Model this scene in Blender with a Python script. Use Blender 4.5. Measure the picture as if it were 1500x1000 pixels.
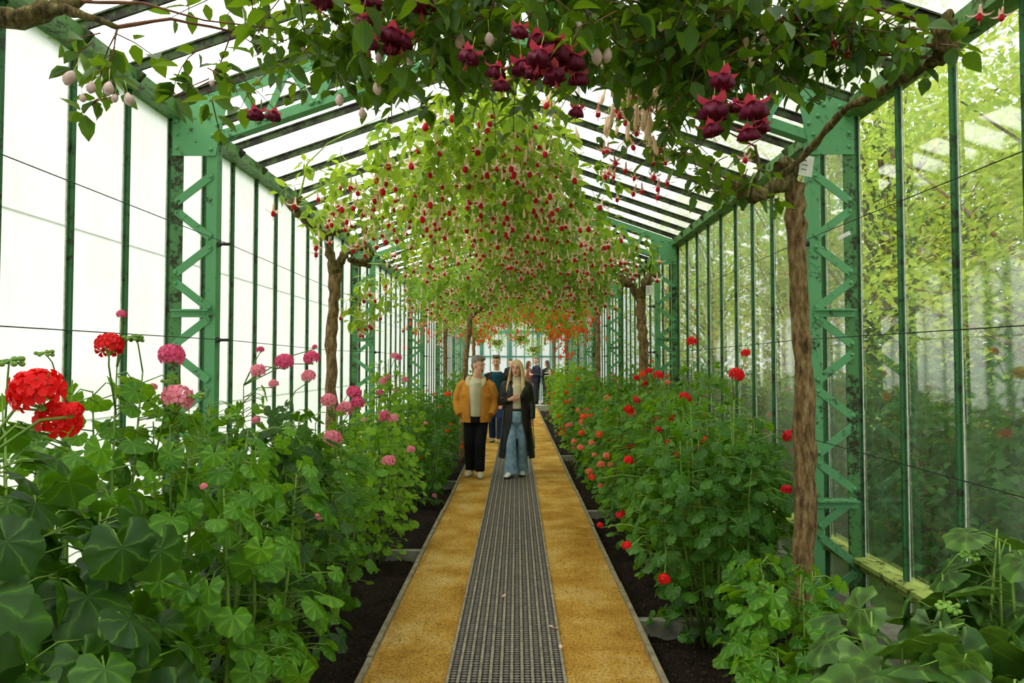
import bpy, bmesh, math, random
import numpy as np
from mathutils import Vector, Matrix, Euler

for o in list(bpy.data.objects):
    bpy.data.objects.remove(o)
SC = bpy.context.scene
COL = bpy.data.collections.new('greenhouse')      # linked to the scene once, at the end
PI = math.pi

# ------------------------------------------------------------------ camera, world, light, exposure
CAM = Vector((0.03, 0.0, 1.68))
cd = bpy.data.cameras.new('camera')
cam = bpy.data.objects.new('camera', cd)
SC.collection.objects.link(cam)
cd.sensor_width = 36.0
cd.lens = 24.0
cd.clip_start = 0.05
cd.clip_end = 300
cam.location = CAM
cam.rotation_euler = (math.radians(90) + math.atan(0.032), 0, 0.007)
SC.camera = cam
CAMR = cam.rotation_euler.to_matrix()

W = bpy.data.worlds.new('overcast_sky')
SC.world = W
W.use_nodes = True
nt = W.node_tree
nt.nodes.clear()
n_out = nt.nodes.new('ShaderNodeOutputWorld')
n_bg = nt.nodes.new('ShaderNodeBackground')
n_tc = nt.nodes.new('ShaderNodeTexCoord')
n_sep = nt.nodes.new('ShaderNodeSeparateXYZ')
n_ramp = nt.nodes.new('ShaderNodeValToRGB')
n_ramp.color_ramp.elements[0].position = 0.0
n_ramp.color_ramp.elements[0].color = (0.62, 0.65, 0.66, 1)
n_ramp.color_ramp.elements[1].position = 1.0
n_ramp.color_ramp.elements[1].color = (1.0, 0.99, 0.97, 1)
nt.links.new(n_tc.outputs['Generated'], n_sep.inputs[0])
nt.links.new(n_sep.outputs['Z'], n_ramp.inputs[0])
nt.links.new(n_ramp.outputs[0], n_bg.inputs['Color'])
nt.links.new(n_bg.outputs[0], n_out.inputs[0])
n_bg.inputs['Strength'].default_value = 2.1

sund = bpy.data.lights.new('veiled_sun', 'SUN')     # the sun behind thin cloud
sund.energy = 3.4
sund.angle = math.radians(28)
sund.color = (1.0, 0.95, 0.85)
suno = bpy.data.objects.new('veiled_sun', sund)
SC.collection.objects.link(suno)
suno.rotation_euler = (math.radians(16), math.radians(-36), 0)

SC.view_settings.view_transform = 'Standard'
SC.view_settings.look = 'None'
SC.view_settings.gamma = 1.0
SC.view_settings.use_curve_mapping = False
SC.view_settings.exposure = 0.28
SC.cycles.max_bounces = 8
SC.cycles.diffuse_bounces = 4
SC.cycles.transmission_bounces = 6
SC.cycles.transparent_max_bounces = 16
SC.cycles.sample_clamp_indirect = 4.0


def at(px, py, Y):
    """World point at depth Y seen at the photograph's pixel (px, py)."""
    d = CAMR @ Vector(((px - 750) / 1000.0, (500 - py) / 1000.0, -1.0))
    return CAM + d * (Y / d.y)


def srgb(r, g, b):
    def f(c):
        c /= 255.0
        return c / 12.92 if c <= 0.04045 else ((c + 0.055) / 1.055) ** 2.4
    return (f(r), f(g), f(b), 1.0)


# ------------------------------------------------------------------ materials
def base_mat(name):
    m = bpy.data.materials.new(name)
    m.use_nodes = True
    m.node_tree.nodes.clear()
    out = m.node_tree.nodes.new('ShaderNodeOutputMaterial')
    return m, m.node_tree, out


def noise_node(t, scale, detail=4, rough=0.55, vec=None, coord='Object', stretch=None):
    n = t.nodes.new('ShaderNodeTexNoise')
    n.inputs['Scale'].default_value = scale
    n.inputs['Detail'].default_value = detail
    n.inputs['Roughness'].default_value = rough
    if vec is None:
        tc = t.nodes.new('ShaderNodeTexCoord')
        vec = tc.outputs[coord]
        if coord == 'World':
            pass
    if stretch:
        mp = t.nodes.new('ShaderNodeMapping')
        mp.inputs['Scale'].default_value = stretch
        t.links.new(vec, mp.inputs['Vector'])
        vec = mp.outputs[0]
    t.links.new(vec, n.inputs['Vector'])
    return n


def geo_pos(t):
    return t.nodes.new('ShaderNodeNewGeometry').outputs['Position']


def ramp(t, src, stops):
    r = t.nodes.new('ShaderNodeValToRGB')
    e = r.color_ramp.elements
    while len(e) < len(stops):
        e.new(0.5)
    for el, (p, c) in zip(e, stops):
        el.position = p
        el.color = c
    t.links.new(src, r.inputs[0])
    return r.outputs[0]


def mixc(t, a, b, fac):
    n = t.nodes.new('ShaderNodeMix')
    n.data_type = 'RGBA'
    for i, v in ((6, a), (7, b), (0, fac)):
        if hasattr(v, 'is_linked') or hasattr(v, 'links'):
            t.links.new(v, n.inputs[i])
        else:
            n.inputs[i].default_value = v
    return n.outputs[2]


def math_n(t, op, a, b=None, c=None):
    n = t.nodes.new('ShaderNodeMath')
    n.operation = op
    for i, v in enumerate((a, b, c)):
        if v is None:
            continue
        if hasattr(v, 'links'):
            t.links.new(v, n.inputs[i])
        else:
            n.inputs[i].default_value = v
    return n.outputs[0]


def principled(t, color, rough=0.5, spec=0.4, metal=0.0):
    p = t.nodes.new('ShaderNodeBsdfPrincipled')
    if hasattr(color, 'links'):
        t.links.new(color, p.inputs['Base Color'])
    else:
        p.inputs['Base Color'].default_value = color
    p.inputs['Roughness'].default_value = rough
    p.inputs['Specular IOR Level'].default_value = spec
    p.inputs['Metallic'].default_value = metal
    return p


def bump(t, p, h, strength, dist=0.01):
    b = t.nodes.new('ShaderNodeBump')
    b.inputs['Strength'].default_value = strength
    b.inputs['Distance'].default_value = dist
    t.links.new(h, b.inputs['Height'])
    t.links.new(b.outputs[0], p.inputs['Normal'])


def plain(name, c1, c2=None, scale=20, rough=0.6, spec=0.3, bumps=0.0, world=True, metal=0.0, stretch=None, dist=0.01):
    m, t, out = base_mat(name)
    c = c1
    n = None
    if c2 is not None or bumps:
        n = noise_node(t, scale, vec=geo_pos(t) if world else None, stretch=stretch)
        if c2 is not None:
            c = ramp(t, n.outputs[0], [(0.35, c1), (0.65, c2)])
    p = principled(t, c, rough, spec, metal)
    if bumps:
        bump(t, p, n.outputs[0], bumps, dist)
    t.links.new(p.outputs[0], out.inputs[0])
    return m


def paint_mat(name, base, moss, amount):
    """Old green oil paint with moss, soot and rust breaking through."""
    m, t, out = base_mat(name)
    g = geo_pos(t)
    n1 = noise_node(t, 9, 6, 0.65, vec=g)
    n2 = noise_node(t, 38, 5, 0.7, vec=g)
    n3 = noise_node(t, 2.2, 3, 0.5, vec=g)
    s = math_n(t, 'ADD', math_n(t, 'MULTIPLY', n1.outputs[0], 0.6), math_n(t, 'MULTIPLY', n2.outputs[0], 0.4))
    mask = ramp(t, s, [(amount, (0, 0, 0, 1)), (amount + 0.07, (1, 1, 1, 1))])
    base_pale = (min(1, base[0] * 1.25), min(1, base[1] * 1.2), min(1, base[2] * 1.2), 1)  # paler tone of the same paint, mixed in by noise
    c = mixc(t, base, base_pale, n3.outputs[0])
    c = mixc(t, c, moss, mask)
    p = principled(t, c, 0.55, 0.3)
    bump(t, p, s, 0.25, 0.004)
    t.links.new(p.outputs[0], out.inputs[0])
    return m


def leaf_mat(name, ca, cb, ct, trans=0.4, rough=0.44, veins=7, zone=None, spec=0.28):
    """ca..cb range of leaf greens, ct what shines through a backlit leaf."""
    m, t, out = base_mat(name)
    oi = t.nodes.new('ShaderNodeObjectInfo')
    at_ = t.nodes.new('ShaderNodeAttribute')
    at_.attribute_name = 'rnd'
    r = math_n(t, 'FRACT', math_n(t, 'ADD', oi.outputs['Random'], at_.outputs['Fac']))
    c = mixc(t, ca, cb, r)
    uv = t.nodes.new('ShaderNodeUVMap')
    sp = t.nodes.new('ShaderNodeSeparateXYZ')
    t.links.new(uv.outputs[0], sp.inputs[0])
    if veins:
        if veins > 1:       # palmate
            nz = noise_node(t, 3.0, 2, 0.5, vec=uv.outputs[0])
            th = math_n(t, 'ADD', math_n(t, 'ARCTAN2', sp.outputs[0], sp.outputs[1]), math_n(t, 'MULTIPLY', math_n(t, 'SUBTRACT', nz.outputs[0], 0.5), 0.5))
            w = math_n(t, 'COSINE', math_n(t, 'MULTIPLY', th, float(veins)))
            dk = ramp(t, w, [(0.0, (1, 1, 1, 1)), (0.75, (0, 0, 0, 1))])
            c = mixc(t, c, tuple(v * 0.62 for v in ca[:3]) + (1,), math_n(t, 'MULTIPLY', dk, 0.38))
            v = ramp(t, w, [(0.90, (0, 0, 0, 1)), (1.0, (0.55, 0.55, 0.55, 1))])
        else:               # midrib and side veins
            ax = math_n(t, 'ABSOLUTE', sp.outputs[0])
            k = math_n(t, 'SUBTRACT', sp.outputs[1], math_n(t, 'MULTIPLY', ax, 0.9))
            w = math_n(t, 'COSINE', math_n(t, 'MULTIPLY', k, 48.0))
            v1 = ramp(t, w, [(0.9, (0, 0, 0, 1)), (1.0, (0.3, 0.3, 0.3, 1))])
            v2 = ramp(t, ax, [(0.0, (0.6, 0.6, 0.6, 1)), (0.03, (0, 0, 0, 1))])
            v = mixc(t, v1, v2, 0.5)
        light = (min(1, cb[0] * 1.7 + 0.02), min(1, cb[1] * 1.5 + 0.02), cb[2] * 1.4, 1)
        c = mixc(t, c, light, v)
    if zone is not None:
        ln = t.nodes.new('ShaderNodeVectorMath')
        ln.operation = 'LENGTH'
        t.links.new(uv.outputs[0], ln.inputs[0])
        z = ramp(t, ln.outputs['Value'], [(0.05, (0, 0, 0, 1)), (0.3, (0.6, 0.6, 0.6, 1)), (0.5, (0.5, 0.5, 0.5, 1)), (0.62, (0, 0, 0, 1))])
        c = mixc(t, c, zone, z)
    p = principled(t, c, rough, spec)
    if veins > 1:
        bump(t, p, w, 0.22, 0.004)
    tr = t.nodes.new('ShaderNodeBsdfTranslucent')
    t.links.new(mixc(t, c, ct, 0.75), tr.inputs['Color'])
    mx = t.nodes.new('ShaderNodeMixShader')
    mx.inputs[0].default_value = trans
    t.links.new(p.outputs[0], mx.inputs[1])
    t.links.new(tr.outputs[0], mx.inputs[2])
    t.links.new(mx.outputs[0], out.inputs[0])
    return m


def petal_mat(name, c, trans=0.3, c2=None, rough=0.5):
    m, t, out = base_mat(name)
    col = c
    if c2 is not None:      # petals paler or darker towards the eye
        uv = t.nodes.new('ShaderNodeUVMap')
        ln = t.nodes.new('ShaderNodeVectorMath')
        ln.operation = 'LENGTH'
        t.links.new(uv.outputs[0], ln.inputs[0])
        col = ramp(t, ln.outputs['Value'], [(0.06, c2), (0.42, c)])
    p = principled(t, col, rough, 0.25)
    tr = t.nodes.new('ShaderNodeBsdfTranslucent')
    if c2 is not None:
        t.links.new(col, tr.inputs['Color'])
    else:
        tr.inputs['Color'].default_value = c
    mx = t.nodes.new('ShaderNodeMixShader')
    mx.inputs[0].default_value = trans
    t.links.new(p.outputs[0], mx.inputs[1])
    t.links.new(tr.outputs[0], mx.inputs[2])
    t.links.new(mx.outputs[0], out.inputs[0])
    return m


def glass_mat(name, clear, milky, haze_lo, haze_hi, dirt=(0.35, 0.4, 0.25, 1), streak=(1.5, 1.5, 0.25), gloss=0.6, moss=0.0):
    """Old glass: a clear share, a whitewashed (scattering) share that varies in streaks, and a sheen."""
    m, t, out = base_mat(name)
    g = geo_pos(t)
    n = noise_node(t, 2.6, 6, 0.62, vec=g, stretch=streak)
    f = ramp(t, n.outputs[0], [(0.35, (haze_lo,) * 3 + (1,)), (0.7, (haze_hi,) * 3 + (1,))])
    n2 = noise_node(t, 14, 6, 0.7, vec=g, stretch=streak)
    c = ramp(t, n2.outputs[0], [(0.3, milky), (0.75, tuple(v * 0.90 for v in milky[:3]) + (1,))])
    if moss:
        n3 = noise_node(t, 1.3, 6, 0.7, vec=g)
        c = mixc(t, c, dirt, math_n(t, 'MULTIPLY', ramp(t, n3.outputs[0], [(0.5, (0, 0, 0, 1)), (0.75, (1, 1, 1, 1))]), moss))
    tp = t.nodes.new('ShaderNodeBsdfTransparent')
    tp.inputs['Color'].default_value = clear
    tl = t.nodes.new('ShaderNodeBsdfTranslucent')
    df = t.nodes.new('ShaderNodeBsdfDiffuse')
    t.links.new(c, tl.inputs['Color'])
    t.links.new(c, df.inputs['Color'])
    sc = t.nodes.new('ShaderNodeMixShader')
    sc.inputs[0].default_value = 0.12
    t.links.new(tl.outputs[0], sc.inputs[1])
    t.links.new(df.outputs[0], sc.inputs[2])
    mx = t.nodes.new('ShaderNodeMixShader')
    t.links.new(f, mx.inputs[0])
    t.links.new(tp.outputs[0], mx.inputs[1])
    t.links.new(sc.outputs[0], mx.inputs[2])
    gl = t.nodes.new('ShaderNodeBsdfGlossy')
    gl.inputs['Roughness'].default_value = 0.04
    fr = t.nodes.new('ShaderNodeFresnel')
    fr.inputs['IOR'].default_value = 1.5
    mg = t.nodes.new('ShaderNodeMixShader')
    t.links.new(math_n(t, 'MULTIPLY', fr.outputs[0], gloss), mg.inputs[0])
    t.links.new(mx.outputs[0], mg.inputs[1])
    t.links.new(gl.outputs[0], mg.inputs[2])
    t.links.new(mg.outputs[0], out.inputs[0])
    return m


M = {}
MOSS = srgb(38, 40, 18)
M['paint'] = paint_mat('green_paint', srgb(86, 146, 96), MOSS, 0.555)
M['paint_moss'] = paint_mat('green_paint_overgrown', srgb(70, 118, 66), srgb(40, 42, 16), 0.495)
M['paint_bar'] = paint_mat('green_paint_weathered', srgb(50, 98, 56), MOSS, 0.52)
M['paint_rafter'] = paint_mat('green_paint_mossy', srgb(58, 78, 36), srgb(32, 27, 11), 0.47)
M['paint_eave'] = paint_mat('green_paint_lichen', srgb(88, 130, 70), srgb(40, 42, 16), 0.515)
M['paint_sill'] = paint_mat('sill_paint_lichen', srgb(150, 168, 84), srgb(44, 48, 20), 0.52)
M['paint_far'] = plain('blue_green_paint', srgb(70, 128, 108), srgb(88, 148, 124), 3, 0.5)
M['putty'] = plain('white_putty', srgb(214, 214, 200), srgb(176, 178, 160), 30, 0.7)
M['glass_roof'] = glass_mat('whitewashed_roof_glass', (0.93, 0.95, 0.94, 1), (0.94, 0.94, 0.92, 1), 0.35, 0.7, gloss=0.4, moss=0.12)
M['glass_left'] = glass_mat('whitewashed_wall_glass', (0.93, 0.95, 0.94, 1), (0.64, 0.65, 0.645, 1), 0.92, 1.0, gloss=0.5, moss=0.2)
M['glass_right'] = glass_mat('clear_streaked_wall_glass', (0.93, 0.97, 0.93, 1), (0.80, 0.88, 0.70, 1), 0.01, 0.16, gloss=0.32)
M['glass_grazing_haze'] = glass_mat('grazing_haze_wall_glass', (0.93, 0.97, 0.93, 1), (0.80, 0.88, 0.72, 1), 0.16, 0.62, gloss=0.5)  # grazing reflection haze put into the milky tint of panes past the first frame
M['plinth'] = plain('concrete_plinth', srgb(150, 148, 130), srgb(112, 114, 96), 8, 0.85, 0.2, 0.3)
M['kerb'] = plain('grey_kerb', srgb(150, 140, 112), srgb(112, 104, 82), 14, 0.85, 0.2, 0.4)
M['lawn'] = plain('lawn', srgb(80, 110, 44), srgb(104, 134, 58), 6, 0.9, 0.1, 0.3)
M['stone'] = plain('grey_threshold', srgb(172, 166, 154), srgb(150, 146, 134), 10, 0.8, 0.2)
M['wire'] = plain('dark_wire', srgb(36, 40, 34), None, rough=0.5, metal=0.6)
M['bracket'] = plain('bracket_iron', srgb(44, 56, 44), srgb(30, 34, 26), 40, 0.6)
M['card'] = plain('card_white', srgb(225, 225, 214), srgb(205, 206, 196), 30, 0.6)
M['ink'] = plain('ink', srgb(50, 50, 50), None, rough=0.7)


def soil():
    m, t, out = base_mat('dark_soil')
    g = geo_pos(t)
    n = noise_node(t, 46, 6, 0.7, vec=g)
    c = ramp(t, n.outputs[0], [(0.36, srgb(12, 9, 6)), (0.6, srgb(48, 36, 26)), (0.76, srgb(84, 66, 50))])
    p = principled(t, c, 0.9, 0.15)
    bump(t, p, n.outputs[0], 1.0, 0.03)
    t.links.new(p.outputs[0], out.inputs[0])
    return m


def gravel():
    m, t, out = base_mat('golden_gravel')
    g = geo_pos(t)
    big = noise_node(t, 2.3, 4, 0.55, vec=g)
    fine = noise_node(t, 70, 5, 0.75, vec=g)
    vor = t.nodes.new('ShaderNodeTexVoronoi')
    vor.inputs['Scale'].default_value = 95
    t.links.new(g, vor.inputs['Vector'])
    c = ramp(t, big.outputs[0], [(0.32, srgb(194, 140, 44)), (0.52, srgb(226, 178, 80)), (0.7, srgb(244, 210, 128))])
    spk = ramp(t, fine.outputs[0], [(0.36, (1, 1, 1, 1)), (0.5, (0, 0, 0, 1))])
    c = mixc(t, c, srgb(96, 62, 16), math_n(t, 'MULTIPLY', spk, 0.85))
    c = mixc(t, c, srgb(240, 208, 130), ramp(t, fine.outputs[0], [(0.62, (0, 0, 0, 1)), (0.76, (0.7, 0.7, 0.7, 1))]))
    p = principled(t, c, 0.9, 0.15)
    h = math_n(t, 'ADD', fine.outputs[0], math_n(t, 'MULTIPLY', vor.outputs[0], 0.6))
    bump(t, p, h, 1.0, 0.02)
    t.links.new(p.outputs[0], out.inputs[0])
    return m


def bark(name, a, b, c_):
    m, t, out = base_mat(name)
    g = geo_pos(t)
    n = noise_node(t, 26, 7, 0.7, vec=g, stretch=(1.4, 1.4, 0.45))
    col = ramp(t, n.outputs[0], [(0.34, a), (0.52, b), (0.7, c_)])
    p = principled(t, col, 0.85, 0.2)
    bump(t, p, n.outputs[0], 1.0, 0.03)
    t.links.new(p.outputs[0], out.inputs[0])
    return m


M['soil'] = soil()
M['gravel'] = gravel()
M['bark'] = bark('brown_bark', srgb(58, 44, 24), srgb(142, 114, 74), srgb(190, 166, 122))
M['bark_moss'] = bark('mossy_bark', srgb(36, 30, 14), srgb(112, 98, 56), srgb(168, 158, 104))
M['twig'] = plain('reddish_twig', srgb(92, 52, 34), srgb(120, 80, 50), 30, 0.6)
M['stem_green'] = plain('green_stem', srgb(86, 128, 40), srgb(122, 150, 60), 12, 0.5)
M['stem_yellow'] = plain('yellow_green_stem', srgb(150, 176, 70), srgb(176, 196, 96), 12, 0.5)
M['mat'] = plain('grey_matting', srgb(150, 140, 116), srgb(110, 103, 86), 22, 0.55, 0.4, 0.3)
M['mat_tie'] = plain('dark_matting', srgb(126, 120, 112), srgb(88, 83, 78), 30, 0.5, 0.4)

M['ger_dark'] = leaf_mat('geranium_leaf_dark', srgb(34, 78, 16), srgb(70, 122, 28), srgb(126, 182, 18), 0.30)
M['ger_shaded'] = leaf_mat('geranium_leaf_shaded', srgb(26, 60, 12), srgb(58, 100, 20), srgb(112, 170, 12), 0.26)  # darker leaf copy; shade of foreground leaf layers put into its colour
M['ger_mid'] = leaf_mat('geranium_leaf_mid', srgb(50, 102, 22), srgb(98, 152, 36), srgb(156, 206, 28), 0.36)
M['ger_light'] = leaf_mat('geranium_leaf_light', srgb(86, 144, 24), srgb(138, 188, 44), srgb(186, 224, 40), 0.42)
M['ger_zone'] = leaf_mat('geranium_leaf_zoned', srgb(46, 84, 30), srgb(78, 114, 42), srgb(116, 160, 40), 0.22, zone=srgb(34, 42, 12))
M['fu_dark'] = leaf_mat('fuchsia_leaf_dark', srgb(28, 60, 12), srgb(62, 98, 22), srgb(140, 178, 26), 0.34, veins=1)
M['fu_mid'] = leaf_mat('fuchsia_leaf_mid', srgb(40, 88, 16), srgb(108, 152, 38), srgb(176, 210, 44), 0.42, veins=1)
M['fu_light'] = leaf_mat('fuchsia_leaf_light', srgb(58, 108, 18), srgb(150, 184, 56), srgb(196, 222, 60), 0.46, veins=1)
M['tree_leaf'] = leaf_mat('tree_leaf', srgb(130, 164, 48), srgb(200, 212, 92), srgb(226, 240, 100), 0.5, veins=0)
M['shrub_leaf'] = leaf_mat('shrub_leaf', srgb(28, 70, 24), srgb(64, 118, 38), srgb(120, 180, 46), 0.3, veins=0)

M['red'] = petal_mat('scarlet_petal', srgb(226, 18, 18), 0.28)
M['crimson'] = petal_mat('crimson_petal', srgb(204, 14, 30), 0.25)
M['pink'] = petal_mat('pink_petal', srgb(248, 156, 174), 0.38, srgb(214, 36, 84))
M['magenta'] = petal_mat('deep_pink_petal', srgb(232, 92, 138), 0.32, srgb(190, 24, 74))
M['salmon'] = petal_mat('salmon_petal', srgb(246, 136, 106), 0.35, srgb(226, 74, 50))
M['orange'] = petal_mat('orange_petal', srgb(246, 96, 34), 0.35)
M['cream'] = petal_mat('cream_sepal', srgb(250, 226, 198), 0.45)
M['blush'] = petal_mat('blush_sepal', srgb(240, 190, 176), 0.4)
M['corolla_red'] = petal_mat('red_corolla', srgb(206, 14, 44), 0.25)
M['corolla_dark'] = petal_mat('dark_purple_corolla', srgb(98, 14, 46), 0.2)
M['sepal_rose'] = petal_mat('rose_sepal', srgb(206, 74, 96), 0.3)
M['bud_mauve'] = plain('mauve_bud', srgb(176, 146, 146), srgb(196, 172, 160), 60, 0.5)

# ------------------------------------------------------------------ objects
def mk(name, data, parent=None, mat=None):
    o = bpy.data.objects.new(name, data)
    COL.objects.link(o)
    if parent is not None:
        o.parent = parent
    if mat is not None:
        o.matrix_basis = mat
    return o


def thing(name, label, cat, loc=(0, 0, 0), group=None, kind=None):
    o = mk(name, None)
    o.location = loc
    o['label'] = label
    o['category'] = cat
    if group:
        o['group'] = group
    if kind:
        o['kind'] = kind
    return o


def tag(o, label=None, cat=None, group=None, kind=None):
    for k, v in (('label', label), ('category', cat), ('group', group), ('kind', kind)):
        if v:
            o[k] = v
    return o


def mesh_np(name, V, T, mats, MI=None, UV=None, RND=None, smooth=True):
    me = bpy.data.meshes.new(name)
    V = np.ascontiguousarray(V, dtype=np.float32)
    T = np.ascontiguousarray(T, dtype=np.int32)
    me.vertices.add(len(V))
    me.vertices.foreach_set('co', V.ravel())
    me.loops.add(T.size)
    me.loops.foreach_set('vertex_index', T.ravel())
    me.polygons.add(len(T))
    me.polygons.foreach_set('loop_start', np.arange(0, T.size, T.shape[1], dtype=np.int32))
    if MI is not None:
        me.polygons.foreach_set('material_index', np.ascontiguousarray(MI, dtype=np.int32))
    me.polygons.foreach_set('use_smooth', np.full(len(T), smooth, dtype=bool))
    if UV is not None:
        uv = me.uv_layers.new(name='UVMap')
        uv.data.foreach_set('uv', np.ascontiguousarray(UV[T.ravel()], dtype=np.float32).ravel())
    if RND is not None:
        a = me.attributes.new('rnd', 'FLOAT', 'FACE')
        a.data.foreach_set('value', np.ascontiguousarray(RND, dtype=np.float32))
    for m in mats:
        me.materials.append(m)
    me.update(calc_edges=True)
    me.validate()
    return me


class MB:
    """Collects polygons; build() links them as one mesh object."""
    def __init__(self):
        self.v, self.f, self.mi = [], [], []

    def add(self, vs, fs, mi=0):
        b = len(self.v)
        self.v.extend([tuple(p) for p in vs])
        self.f.extend([tuple(i + b for i in f) for f in fs])
        self.mi.extend([mi] * len(fs))

    def box(self, lo, hi, mi=0, mat=None):
        x0, y0, z0 = lo
        x1, y1, z1 = hi
        vs = [Vector(p) for p in ((x0, y0, z0), (x1, y0, z0), (x1, y1, z0), (x0, y1, z0), (x0, y0, z1), (x1, y0, z1), (x1, y1, z1), (x0, y1, z1))]
        if mat is not None:
            vs = [mat @ p for p in vs]
        self.add(vs, [(0, 3, 2, 1), (4, 5, 6, 7), (0, 1, 5, 4), (1, 2, 6, 5), (2, 3, 7, 6), (3, 0, 4, 7)], mi)

    def bar(self, a, b, w, d, up=(0, 1, 0), mi=0):
        """A rectangular bar from a to b, w wide across, d deep along 'up'."""
        a, b = Vector(a), Vector(b)
        z = (b - a).normalized()
        u = Vector(up)
        u = (u - z * u.dot(z)).normalized()
        s = u.cross(z)
        vs = []
        for p in (a, b):
            for i, j in ((-1, -1), (1, -1), (1, 1), (-1, 1)):
                vs.append(p + s * (i * w / 2) + u * (j * d / 2))
        self.add(vs, [(0, 1, 2, 3), (7, 6, 5, 4), (0, 4, 5, 1), (1, 5, 6, 2), (2, 6, 7, 3), (3, 7, 4, 0)], mi)

    def tube(self, pts, rad, n=8, mi=0, ref=(0, 0, 1), wob=0.0, rng=None):
        """pts: centres; rad: radius or (rx, ry) per point; closed by end caps."""
        pts = [Vector(p) for p in pts]
        k = len(pts)
        if not isinstance(rad, (list, tuple)):
            rad = [rad] * k
        rings = []
        ref = Vector(ref)
        prev = None
        for i, p in enumerate(pts):
            d = (pts[min(i + 1, k - 1)] - pts[max(i - 1, 0)])
            d = d.normalized() if d.length > 1e-9 else Vector((0, 0, 1))
            if prev is None:
                r_ = ref if abs(d.dot(ref)) < 0.95 else Vector((1, 0, 0)) if abs(d.x) < 0.9 else Vector((0, 1, 0))
                u = (r_ - d * r_.dot(d)).normalized()
            else:
                u = (prev - d * prev.dot(d))
                u = u.normalized() if u.length > 1e-6 else prev
            prev = u
            v = d.cross(u)
            r = rad[i]
            rx, ry = r if isinstance(r, (list, tuple)) else (r, r)
            ring = []
            for j in range(n):
                a = 2 * PI * j / n
                w = 1.0 + (rng.uniform(-wob, wob) if rng else 0.0)
                ring.append(p + v * (math.cos(a) * rx * w) + u * (math.sin(a) * ry * w))
            rings.append(ring)
        vs = [p for r in rings for p in r]
        fs = []
        for i in range(k - 1):
            for j in range(n):
                j2 = (j + 1) % n
                fs.append((i * n + j, i * n + j2, (i + 1) * n + j2, (i + 1) * n + j))
        fs.append(tuple(range(n))[::-1])
        fs.append(tuple((k - 1) * n + j for j in range(n)))
        self.add(vs, fs, mi)

    def ell(self, c, r, nu=12, nv=8, mi=0, mat=None):
        c = Vector(c)
        r = r if isinstance(r, (tuple, list)) else (r, r, r)
        vs = [Vector((0, 0, -r[2]))]
        for i in range(1, nv):
            ph = -PI / 2 + PI * i / nv
            for j in range(nu):
                a = 2 * PI * j / nu
                vs.append(Vector((r[0] * math.cos(ph) * math.cos(a), r[1] * math.cos(ph) * math.sin(a), r[2] * math.sin(ph))))
        vs.append(Vector((0, 0, r[2])))
        if mat is not None:
            vs = [mat @ p for p in vs]
        vs = [p + c for p in vs]
        fs = []
        for j in range(nu):
            fs.append((0, 1 + (j + 1) % nu, 1 + j))
        for i in range(nv - 2):
            for j in range(nu):
                a = 1 + i * nu
                fs.append((a + j, a + (j + 1) % nu, a + nu + (j + 1) % nu, a + nu + j))
        l = len(vs) - 1
        a = 1 + (nv - 2) * nu
        for j in range(nu):
            fs.append((a + j, a + (j + 1) % nu, l))
        self.add(vs, fs, mi)

    def mesh(self, name, mats, smooth=False):
        me = bpy.data.meshes.new(name)
        me.from_pydata(self.v, [], self.f)
        for m in (mats if isinstance(mats, (list, tuple)) else [mats]):
            me.materials.append(m)
        me.polygons.foreach_set('material_index', self.mi)
        me.polygons.foreach_set('use_smooth', [smooth] * len(self.f))
        me.update()
        return me

    def build(self, name, mats, parent=None, smooth=False, mat=None):
        return mk(name, self.mesh(name, mats, smooth), parent, mat)


def frame_mat(pos, tip, nrm, s):
    """Matrix with local y along tip, local z along nrm, scaled by s (float or 3)."""
    y = Vector(tip).normalized()
    n = Vector(nrm)
    n = n - y * n.dot(y)
    if n.length < 1e-6:
        n = y.orthogonal()
    n.normalize()
    x = y.cross(n)
    s = s if isinstance(s, (tuple, list)) else (s, s, s)
    return Matrix(((x.x * s[0], y.x * s[1], n.x * s[2], pos[0]), (x.y * s[0], y.y * s[1], n.y * s[2], pos[1]),
                   (x.z * s[0], y.z * s[1], n.z * s[2], pos[2]), (0, 0, 0, 1)))


class Base:
    """A small triangle mesh in numpy, to be shared by objects or baked many times into one 'stuff' mesh."""
    def __init__(self, V, T, UV=None, MI=None):
        self.V = np.array(V, dtype=np.float32)
        self.T = np.array(T, dtype=np.int32)
        self.UV = np.array(UV, dtype=np.float32) if UV is not None else self.V[:, :2].copy()
        self.MI = np.array(MI, dtype=np.int32) if MI is not None else np.zeros(len(self.T), dtype=np.int32)

    def mesh(self, name, mats, smooth=True):
        return mesh_np(name, self.V, self.T, mats, self.MI, self.UV, None, smooth)

    def many(self, name, mats, mlist, rng, smooth=True):
        N = len(mlist)
        A = np.array([[list(r) for r in m] for m in mlist], dtype=np.float32)
        Vh = np.concatenate([self.V, np.ones((len(self.V), 1), np.float32)], 1)
        V = np.einsum('nij,vj->nvi', A[:, :3, :], Vh).reshape(-1, 3)
        T = (self.T[None] + (np.arange(N) * len(self.V))[:, None, None]).reshape(-1, 3)
        UV = np.tile(self.UV, (N, 1))
        MI = np.tile(self.MI, N)
        R = np.repeat(np.array([rng.random() for _ in range(N)], dtype=np.float32), len(self.T))
        return mesh_np(name, V, T, mats, MI, UV, R, smooth)


def mb_base(mb):
    T, MI = [], []
    for f, m in zip(mb.f, mb.mi):
        for i in range(1, len(f) - 1):
            T.append((f[0], f[i], f[i + 1]))
            MI.append(m)
    return Base(mb.v, T, None, MI)


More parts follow.
